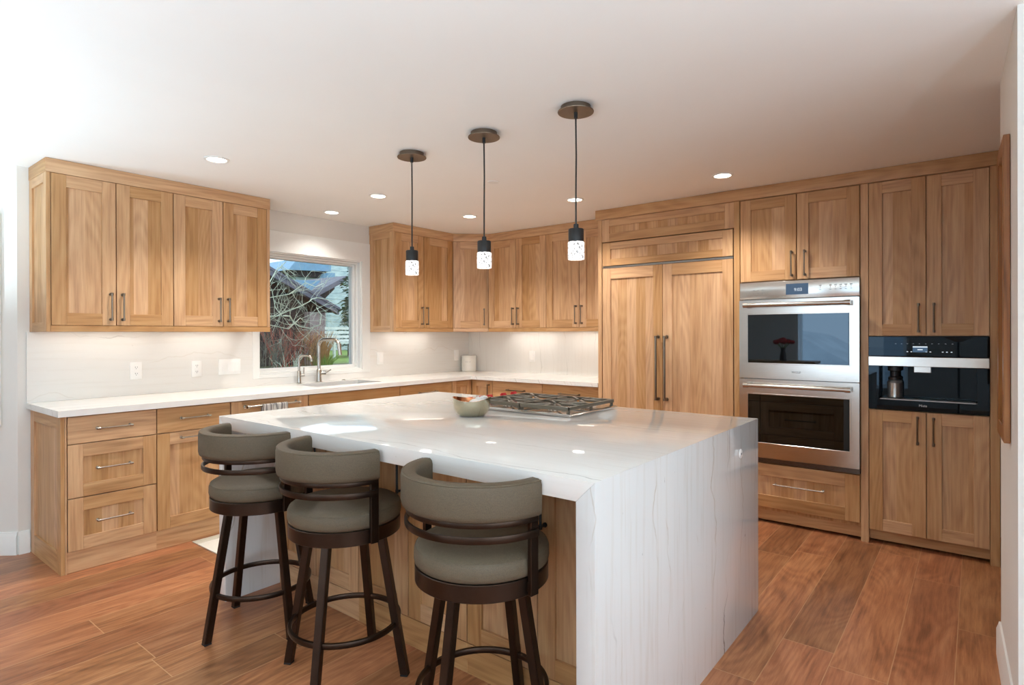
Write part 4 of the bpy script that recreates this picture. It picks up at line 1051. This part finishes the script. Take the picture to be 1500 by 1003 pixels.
# ------------------------------------------------------------------ bar stools
def stool(label, x, y, base_ang, seat_ang):
    t = thing('bar_stool', label, 'bar stool', (x, y, 0), 0, 'swivel bar stools at the island')
    for k in range(4):
        b = MB('bronze', 'rubber'); 
        rt, rb, zt, w = 0.150, 0.247, 0.550, 0.015
        v = [(rb, 0.006), (rt, zt)]
        bm = b.bm; rings = []
        for r, z in v: rings.append([bm.verts.new((r + sx * w, sy * w, z)) for sx, sy in ((-1, -1), (1, -1), (1, 1), (-1, 1))])
        fs = [bm.faces.new(rings[0]), bm.faces.new(list(reversed(rings[1])))] + [bm.faces.new((rings[0][i], rings[1][i], rings[1][(i + 1) % 4], rings[0][(i + 1) % 4])) for i in range(4)]
        bmesh.ops.recalc_face_normals(bm, faces=fs)
        bmesh.ops.bevel(bm, geom=list(bm.edges), offset=0.002, segments=2, affect='EDGES')
        b.box(rb - w, rb + w, -w, w, 0.0, 0.007, 1, 0.001)
        b.build('leg', t, rot=(0, 0, base_ang + k * PI / 2))
    b = MB('bronze'); b.sweep([(0.203, 0.190), (0.214, 0.190), (0.216, 0.194), (0.216, 0.206), (0.214, 0.210), (0.203, 0.210), (0.201, 0.206), (0.201, 0.194)], [2 * PI * i / 64 for i in range(64)], 0, True); b.build('foot_ring', t)
    rz = (0, 0, seat_ang)
    b = MB('bronze'); b.lathe([(0, 0.545), (0.17, 0.545), (0.17, 0.556), (0.212, 0.556), (0.214, 0.558), (0.214, 0.607), (0.212, 0.609), (0, 0.609)], 64); b.build('seat_band', t, rot=rz)
    b = MB('fabric'); b.lathe([(0, 0.6095), (0.206, 0.6095), (0.214, 0.616), (0.217, 0.628), (0.216, 0.655), (0.212, 0.663), (0.213, 0.664), (0.2115, 0.667), (0.2105, 0.666), (0.200, 0.674), (0.16, 0.682), (0.08, 0.688), (0, 0.690)], 64); b.build('seat_cushion', t, rot=rz, angle=50)
    # back: opens towards local +y, so its middle is at -y
    A0, A1 = PI + 0.09, 2 * PI - 0.09
    path = [A0 + (A1 - A0) * i / 40 for i in range(41)]
    zb_, zt_ = 0.797, 0.905
    ro, ri = 0.257, 0.208
    prof = [(ro - 0.012, zb_), (ro - 0.003, zb_ + 0.006), (ro, zb_ + 0.02), (ro, zt_ - 0.016), (ro - 0.0035, zt_ - 0.006), (ro - 0.002, zt_ - 0.004), (ro - 0.005, zt_ - 0.001), (ro - 0.008, zt_ - 0.002), (ro - 0.014, zt_), (ri + 0.012, zt_ + 0.001), (ri + 0.003, zt_ - 0.006), (ri, zt_ - 0.018), (ri, zb_ + 0.016), (ri + 0.004, zb_ + 0.004), (ri + 0.012, zb_)]
    b = MB('fabric'); b.sweep(prof, path); b.build('back_cushion', t, rot=rz, angle=50)
    # shallow steel strips that carry the cushion
    for (z0, z1, r0, r1) in ((0.781, 0.7965, 0.234, 0.242), (0.737, 0.758, 0.238, 0.245)):
        b = MB('bronze'); b.sweep([(r0, z0), (r1, z0), (r1 + 0.001, z0 + 0.003), (r1 + 0.001, z1 - 0.003), (r1, z1), (r0, z1)], path); b.build('back_rail', t, rot=rz)
    for a in (A0 + 0.03, A1 - 0.03):
        b = MB('bronze'); r0 = 0.226
        b.box(r0 - 0.006, r0 + 0.009, -0.016, 0.016, 0.560, 0.797, 0, 0.0015); b.box(0.213, r0, -0.013, 0.013, 0.570, 0.596, 0, 0.001)
        p = b.build('back_post', t, rot=(0, 0, seat_ang + a))
    return t
stool('olive-grey upholstered swivel bar stool nearest the window, leftmost of three', 1.980, -3.535, math.radians(0), math.radians(5))
stool('olive-grey upholstered swivel bar stool, middle of the three at the island', 2.608, -3.526, math.radians(28), math.radians(-2))
stool('olive-grey upholstered swivel bar stool closest to the camera', 3.329, -3.522, math.radians(8), math.radians(0))

# ------------------------------------------------------------------ pictures
t = thing('picture_frame', 'rustic orange-brown wooden picture frame hung on the right-hand pier', 'picture', (4.6765, -2.135, 0.944), PA)
FW, FH, fd = 0.300, 1.076, 0.020
# local x runs along the wall, -y towards the room
b = MB('frame_wood'); fw = 0.055
b.box(-FW / 2, -FW / 2 + fw, -fd, -0.001, 0, FH, 0, 0.002); b.box(FW / 2 - fw, FW / 2, -fd, -0.001, 0, FH, 0, 0.002); b.box(-FW / 2 + fw, FW / 2 - fw, -fd, -0.001, 0, fw, 0, 0.002); b.box(-FW / 2 + fw, FW / 2 - fw, -fd, -0.001, FH - fw, FH, 0, 0.002)
b.build('frame', t)
b = MB('print'); b.box(-FW / 2 + fw, FW / 2 - fw, -0.008, -0.002, fw, FH - fw); b.build('print', t)
dd = Vector((1.45, 1.254)).normalized()
pc = Vector((0.0, -4.006)) - dd * 0.50
t = thing('wall_canvas', 'pale canvas picture on the far left wall, cut by the photo edge', 'picture', (pc.x + dd.y * 0.001, pc.y - dd.x * 0.001, 0.78), math.atan2(dd.y, dd.x))
b = MB('white'); b.box(-0.41, 0.41, -0.032, 0, 0, 1.29, 0, 0.003); b.build('canvas_edge', t)
b = MB('wall'); b.box(-0.385, 0.385, -0.0335, -0.0315, 0.025, 1.265); b.build('printed_face', t)

# ------------------------------------------------------------------ room behind the camera (seen mirrored in the oven glass)
t = thing('console_table', 'narrow wooden console table behind the camera, mirrored in the oven', 'table', (2.15, -6.15, 0))
b = MB('wood_h'); b.box(-0.55, 0.55, -0.2, 0.2, 0.86, 0.90, 0, 0.003); b.build('tabletop', t)
for sx_ in (-1, 1):
    for sy_ in (-1, 1):
        b = MB('bronze'); b.box(sx_ * 0.5 - 0.02, sx_ * 0.5 + 0.02, sy_ * 0.16 - 0.02, sy_ * 0.16 + 0.02, 0, 0.8595); b.build('leg', t)
t = thing('flower_vase', 'glass vase of red flowers mirrored in the upper oven door', 'vase', (2.22, -6.1, 0.9005))
b = MB('black'); b.lathe([(0, 0), (0.05, 0), (0.045, 0.08), (0.03, 0.16), (0.04, 0.2), (0.036, 0.2), (0.026, 0.16), (0, 0.02)], 24); b.build('vase_body', t)
b = MB('leaf')
for i in range(9):
    a = i * 0.7; b.tube([(0, 0, 0.03), (0.03 * math.cos(a), 0.03 * math.sin(a), 0.2), (0.12 * math.cos(a), 0.12 * math.sin(a), 0.29)], 0.004, 6)
b.build('stems', t)
b = MB('petal')
for i in range(16):
    a = i * 2.4; rr = 0.035 * math.sqrt(i) ; b.sphere((rr * math.cos(a), rr * math.sin(a), 0.33 - rr * 0.35), 0.045, 0, 0.7, 10, 6)
b.build('blossoms', t)

# ------------------------------------------------------------------ outdoors
b = MB('ground'); b.prism([(-0.16, -3.5), (-0.16, 14), (-45, 45), (-45, -20), (-1.7, -3.5)], 0.6, 0.70, 'z'); tag(b.build('lawn'), 'green lawn and leaf litter outside the window', 'lawn', kind='stuff')
b = MB('snow'); b.box(-30, 45, -70, YS - 0.2, -0.6, -0.25); tag(b.build('snowy_yard'), 'snow-covered yard outside the windows behind the camera', 'yard', kind='stuff')
b = MB('snow'); b.prism([(-30, -0.25), (0.5, -0.25), (-2, 1.2), (-8, 2.2), (-30, 3.5)], -34, -26, 'y')
tag(b.build('snow_bank'), 'snow-covered hillside mirrored in the upper oven glass', 'hill')
t = thing('siding_house', 'pale blue-grey clapboard house mirrored in the coffee machine panel', 'house', (5.6, -15.0, -0.249))
b = MB('pale_siding'); b.box(-3.0, 3.0, -1.5, 0, 0, 3.6); b.build('wall', t)
b = MB('roof'); b.prism([(-3.3, 3.6), (3.3, 3.6), (0, 5.2)], -1.8, 0.3, 'y'); b.build('roof', t)
# neighbour's house: dark gable with a rake falling to the right
t = thing('neighbour_house', 'dark brown gabled house seen through the sink window', 'house', (-6.0, 0.9, 0.70))
P = lambda y, z: (y - 0.9, z - 0.70)
slope = -0.474
def rk(y): return 2.584 + (y - 0.947) * slope
def pr_(mat, pts, x0, x1, name, bev=0): 
    b = MB(mat); b.prism([P(*p) for p in pts], x0, x1, 'x'); return b.build(name, t)
pr_('siding', [(-3.2, 0.702), (1.95, 0.702), (1.95, rk(1.95) - 0.17), (-1.6, rk(-1.6) - 0.17), (-3.2, rk(-1.6) - 0.9)], -5.0, -0.35, 'gable_wall')
pr_('roof', [(-1.6, rk(-1.6)), (2.45, rk(2.45)), (2.45, rk(2.45) - 0.03), (-1.6, rk(-1.6) - 0.03)], -5.2, 0.0, 'roof_slope')
pr_('fascia', [(-1.6, rk(-1.6) - 0.03), (2.45, rk(2.45) - 0.03), (2.45, rk(2.45) - 0.13), (-1.6, rk(-1.6) - 0.16)], -0.08, 0.03, 'fascia_board')
pr_('fascia', [(-1.6, rk(-1.6) + 0.02), (2.47, rk(2.47) + 0.02), (2.47, rk(2.47) - 0.03), (-1.6, rk(-1.6) - 0.03)], 0.0, 0.05, 'roof_edge')
pr_('soffit', [(-1.6, rk(-1.6) - 0.13), (2.42, rk(2.42) - 0.10), (2.05, 1.79), (1.95, rk(1.95) - 0.17)], -5.0, -0.06, 'soffit')
pr_('brick', [(1.877, 0.702), (2.227, 0.702), (2.227, 1.787), (1.877, 1.787)], -0.5, -0.15, 'corner_column')
t = thing('farther_house', 'grey house with blue-grey roof and rising eave behind the dark gable', 'house', (-9.0, 4.0, 0.70))
P = lambda y, z: (y - 4.0, z - 0.70)
pr_('roof', [(2.9, 2.70), (4.15, 2.76), (3.80, 2.42), (3.2, 2.2)], -0.4, -0.2, 'roof_slope')
pr_('fascia', [(3.72, 2.34), (4.82, 2.93), (4.82, 2.79), (3.72, 2.22)], -3.0, 0.0, 'rising_eave')
pr_('soffit', [(3.72, 2.22), (4.5, 2.62), (4.5, 2.55), (3.9, 2.0), (3.72, 2.0)], -3.0, -0.1, 'soffit')
pr_('brick', [(3.9, 0.702), (4.26, 0.702), (4.26, 2.5), (3.9, 2.3)], -3.0, -0.15, 'wall')
t = thing('distant_house', 'tall house with a blue roof, farthest behind the bare branches', 'house', (-13.0, 6.2, 0.70))
P = lambda y, z: (y - 6.2, z - 0.70)
pr_('roof', [(5.45, 3.42), (7.05, 3.50), (7.05, 3.86), (5.80, 3.82)], -2.0, 0.0, 'roof')
pr_('soffit', [(5.6, 3.24), (6.94, 3.26), (6.94, 3.50), (5.5, 3.42)], -2.0, -0.12, 'eave')
pr_('stone', [(5.9, 0.702), (6.94, 0.702), (6.94, 3.26), (5.9, 3.25)], -2.0, -0.3, 'wall')
pr_('roof', [(6.6, 3.14), (7.0, 3.16), (7.0, 3.42), (6.75, 3.40)], -0.25, 0.3, 'porch_roof')
t = thing('stone_building', 'pale stone-faced building at the right of the window view', 'building', (-15.0, 9.6, 0.70))
b = MB('stone'); b.box(-3, 0, -1.35, 4.0, 0.002, 4.6); b.build('wall', t)
b = MB('roof'); b.prism([(-1.6, 4.6), (4.2, 4.6), (3.6, 5.4), (-1.0, 5.4)], -3.2, 0.2, 'x'); b.build('roof', t)

def twig(b, p, d, ln, r, depth, spread=0.55, gravity=0.0, seg=4, kids=(2, 3), wob=0.25, mi=0):
    pts = [Vector(p)]; d = Vector(d).normalized(); n = 5
    for i in range(n):
        d = (d + Vector((random.uniform(-1, 1), random.uniform(-1, 1), random.uniform(-1, 1))) * wob * 0.5 + Vector((0, 0, gravity))).normalized()
        pts.append(pts[-1] + d * ln / n)
    b.tube(pts, r, seg, mi, r2=r * 0.55)
    if depth > 0:
        for k in range(random.randint(*kids)):
            i = random.randint(2, n); q = pts[i]
            dd = (d + Vector((random.uniform(-1, 1), random.uniform(-1, 1), random.uniform(-1, 1))) * spread * 1.5).normalized()
            twig(b, q, dd, ln * random.uniform(0.5, 0.8), r * 0.6, depth - 1, spread, gravity, seg, kids, wob, mi)
# bare tree, trunk to the left of the window, limbs reaching right
random.seed(21)
t = thing('bare_tree', 'pale lichen-covered bare tree whose branches cross the window view', 'tree', (-2.6, -2.2, 0.70))
o0 = Vector((-2.6, -2.2, 0.70))
b = MB('bark'); b.tube([(0, 0, 0.001), (0.02, 0.05, 0.6), (0.0, 0.10, 1.3), (0.0, 0.05, 2.4)], 0.09, 10, r2=0.06); b.build('trunk', t)
limbs = [[(-1.6, 1.50), (-1.2, 1.53), (-0.945, 1.564), (-0.813, 1.572), (-0.667, 1.634), (-0.517, 1.712), (-0.446, 1.77), (-0.363, 1.811), (-0.204, 1.841), (-0.117, 1.831), (-0.04, 1.796)],
         [(-0.813, 1.572), (-0.716, 1.568), (-0.60, 1.50), (-0.468, 1.436), (-0.364, 1.409), (-0.28, 1.46), (-0.237, 1.60), (-0.235, 1.70)],
         [(-1.25, 1.75), (-0.943, 2.005), (-0.811, 2.166), (-0.714, 2.282)],
         [(-1.4, 1.90), (-0.869, 1.904), (-0.841, 1.682), (-0.832, 1.585)],
         [(-1.5, 2.1), (-0.95, 1.80), (-0.70, 1.86), (-0.5, 2.02), (-0.3, 1.98), (-0.1, 2.05)],
         [(-1.5, 1.35), (-0.95, 1.45), (-0.75, 1.40), (-0.55, 1.55), (-0.42, 1.50)]]
for li, L in enumerate(limbs):
    b = MB('bark')
    pts = [Vector((0.10 * math.sin(i * 1.3 + li), y + 2.2, z - 0.70)) for i, (y, z) in enumerate(L)]
    if li != 1: pts = [Vector((0, 0.06, max(0.5, pts[0].z - 0.2)))] + pts
    b.tube(pts, 0.011 if li < 2 else 0.008, 6, r2=0.005)
    for k in range(9):
        i = random.randint(2, len(pts) - 1); f = random.random(); p = pts[i - 1].lerp(pts[i], f)
        twig(b, p, (random.uniform(-.5, .5), random.uniform(-0.5, 1.0), random.uniform(-0.9, 0.9)), random.uniform(0.2, 0.42), 0.0034, 2, 0.6, 0.0, 4, (1, 3), 0.4)
    b.build('limb', t)
def shrub(name, label, loc, mat, n, h, spread, depth=2, r=0.006, group=None, kids=(2, 3), wob=0.22, sp=0.4):
    b = MB(mat)
    for i in range(n):
        a = random.uniform(0, 2 * PI); rr = spread * 0.25 * math.sqrt(random.random())
        d = (math.cos(a) * spread * 0.5, math.sin(a) * spread * 0.5, 1.0)
        twig(b, (rr * math.cos(a), rr * math.sin(a), 0.004), d, h * random.uniform(0.55, 0.75), r, depth, sp, 0.06, 4, kids, wob)
    o = b.build(name, loc=loc); return tag(o, label, 'shrub', group)
shrub('red_twig_shrub', 'red-stemmed bare shrub in front of the dark gable, left one', (-4.6, 0.30, 0.70), 'red_twig', 13, 0.66, 0.55)
shrub('red_twig_shrub', 'red-stemmed bare shrub in front of the dark gable, right one', (-4.7, 0.62, 0.70), 'red_twig', 12, 0.70, 0.5)
shrub('brown_shrub', 'tangled brown bare shrub left of the grey column', (-4.9, 1.02, 0.70), 'brown_twig', 22, 0.64, 0.6)
shrub('grey_shrub', 'low grey-brown leafless shrub at the left edge of the window view', (-4.0, -0.22, 0.70), 'grey_twig', 24, 0.58, 0.6)
shrub('low_twig_shrub', 'small pale twiggy shrub close to the ground below the red shrubs', (-3.7, -0.05, 0.70), 'bark', 9, 0.3, 0.5, 2, 0.006)
def grass_clump(name, label, loc, mat, n, h, spread, lean=0.35):
    b = MB(mat)
    for i in range(n):
        a = random.uniform(0, 2 * PI); rr = spread * math.sqrt(random.random()); q = random.uniform(0.6, 1.0) * h
        p0 = Vector((rr * 0.5 * math.cos(a), rr * 0.5 * math.sin(a), 0.003)); ln = lean * rr / spread
        b.tube([p0, p0 + Vector((math.cos(a) * ln * q * 0.3, math.sin(a) * ln * q * 0.3, q * 0.6)), p0 + Vector((math.cos(a) * ln * q, math.sin(a) * ln * q, q))], 0.006, 3, r2=0.002)
    return tag(b.build(name, loc=loc), label, 'ornamental grass')
grass_clump('ornamental_grass', 'tall straw-coloured ornamental grass before the grey column', (-5.2, 1.48, 0.70), 'straw', 220, 0.72, 0.28)
grass_clump('ornamental_grass', 'low bright green clump of blades on the lawn', (-5.0, 1.42, 0.70), 'leaf', 160, 0.26, 0.30, 0.8)
def evergreen(label, loc, h, rad, z0, n=2600, stem=True):
    t = thing('evergreen_tree', label, 'tree', loc)
    b = MB('brown_twig'); b.tube([(0, 0, 0.002), (0, 0, h * 0.97)], 0.05, 8, r2=0.012); b.build('trunk', t)
    b = MB('needle')
    for i in range(n):
        f = random.random() ** 0.8; z = z0 + (h - z0) * f; rr = rad * (1 - f * 0.9) * random.uniform(0.25, 1.0); a = random.uniform(0, 2 * PI)
        layer = 0.75 + 0.25 * math.sin(z * 16)
        p = Vector((rr * layer * math.cos(a), rr * layer * math.sin(a), z - rr * 0.35)); d = Vector((math.cos(a + random.uniform(-.8, .8)), math.sin(a + random.uniform(-.8, .8)), random.uniform(-0.6, 0.3))).normalized()
        s = random.uniform(0.05, 0.11)
        u = d.cross(Vector((0, 0, 1))).normalized() * s * 0.28
        bm = b.bm; bm.faces.new([bm.verts.new(q) for q in (p - u, p + d * s * 0.5 - u * 1.2 + Vector((0, 0, 0.01)), p + d * s, p + d * s * 0.5 + u * 1.2, p + u)])
    b.build('foliage', t, smooth=False); return t
evergreen('green spruce at the right edge of the window view, upper boughs showing', (-4.5, 1.86, 0.70), 2.9, 0.50, 1.00, 2600)
evergreen('small dark spruce lower right in the window view, before the stone building', (-9.5, 5.25, 0.70), 1.7, 0.55, 0.35, 1600)
t = thing('garden_bench', 'white slatted garden bench on the lawn at lower right of the window', 'bench', (-8.6, 4.42, 0.70), PI / 2)
b = MB('patio_wood')
for k in range(4): b.box(-0.45, 0.45, 0.22 + 0.02, 0.26, 0.42 + k * 0.11, 0.49 + k * 0.11)
b.build('backrest', t)
b = MB('patio_wood')
for k in range(4): b.box(-0.45, 0.45, -0.22 + k * 0.115, -0.13 + k * 0.115, 0.38, 0.41)
b.build('seat', t)
for sx_ in (-1, 1):
    for sy_ in (-1, 1):
        b = MB('patio_wood'); b.box(sx_ * 0.42 - 0.03, sx_ * 0.42 + 0.03, sy_ * 0.2 - 0.03, sy_ * 0.2 + 0.03, 0, 0.379); b.build('leg', t)
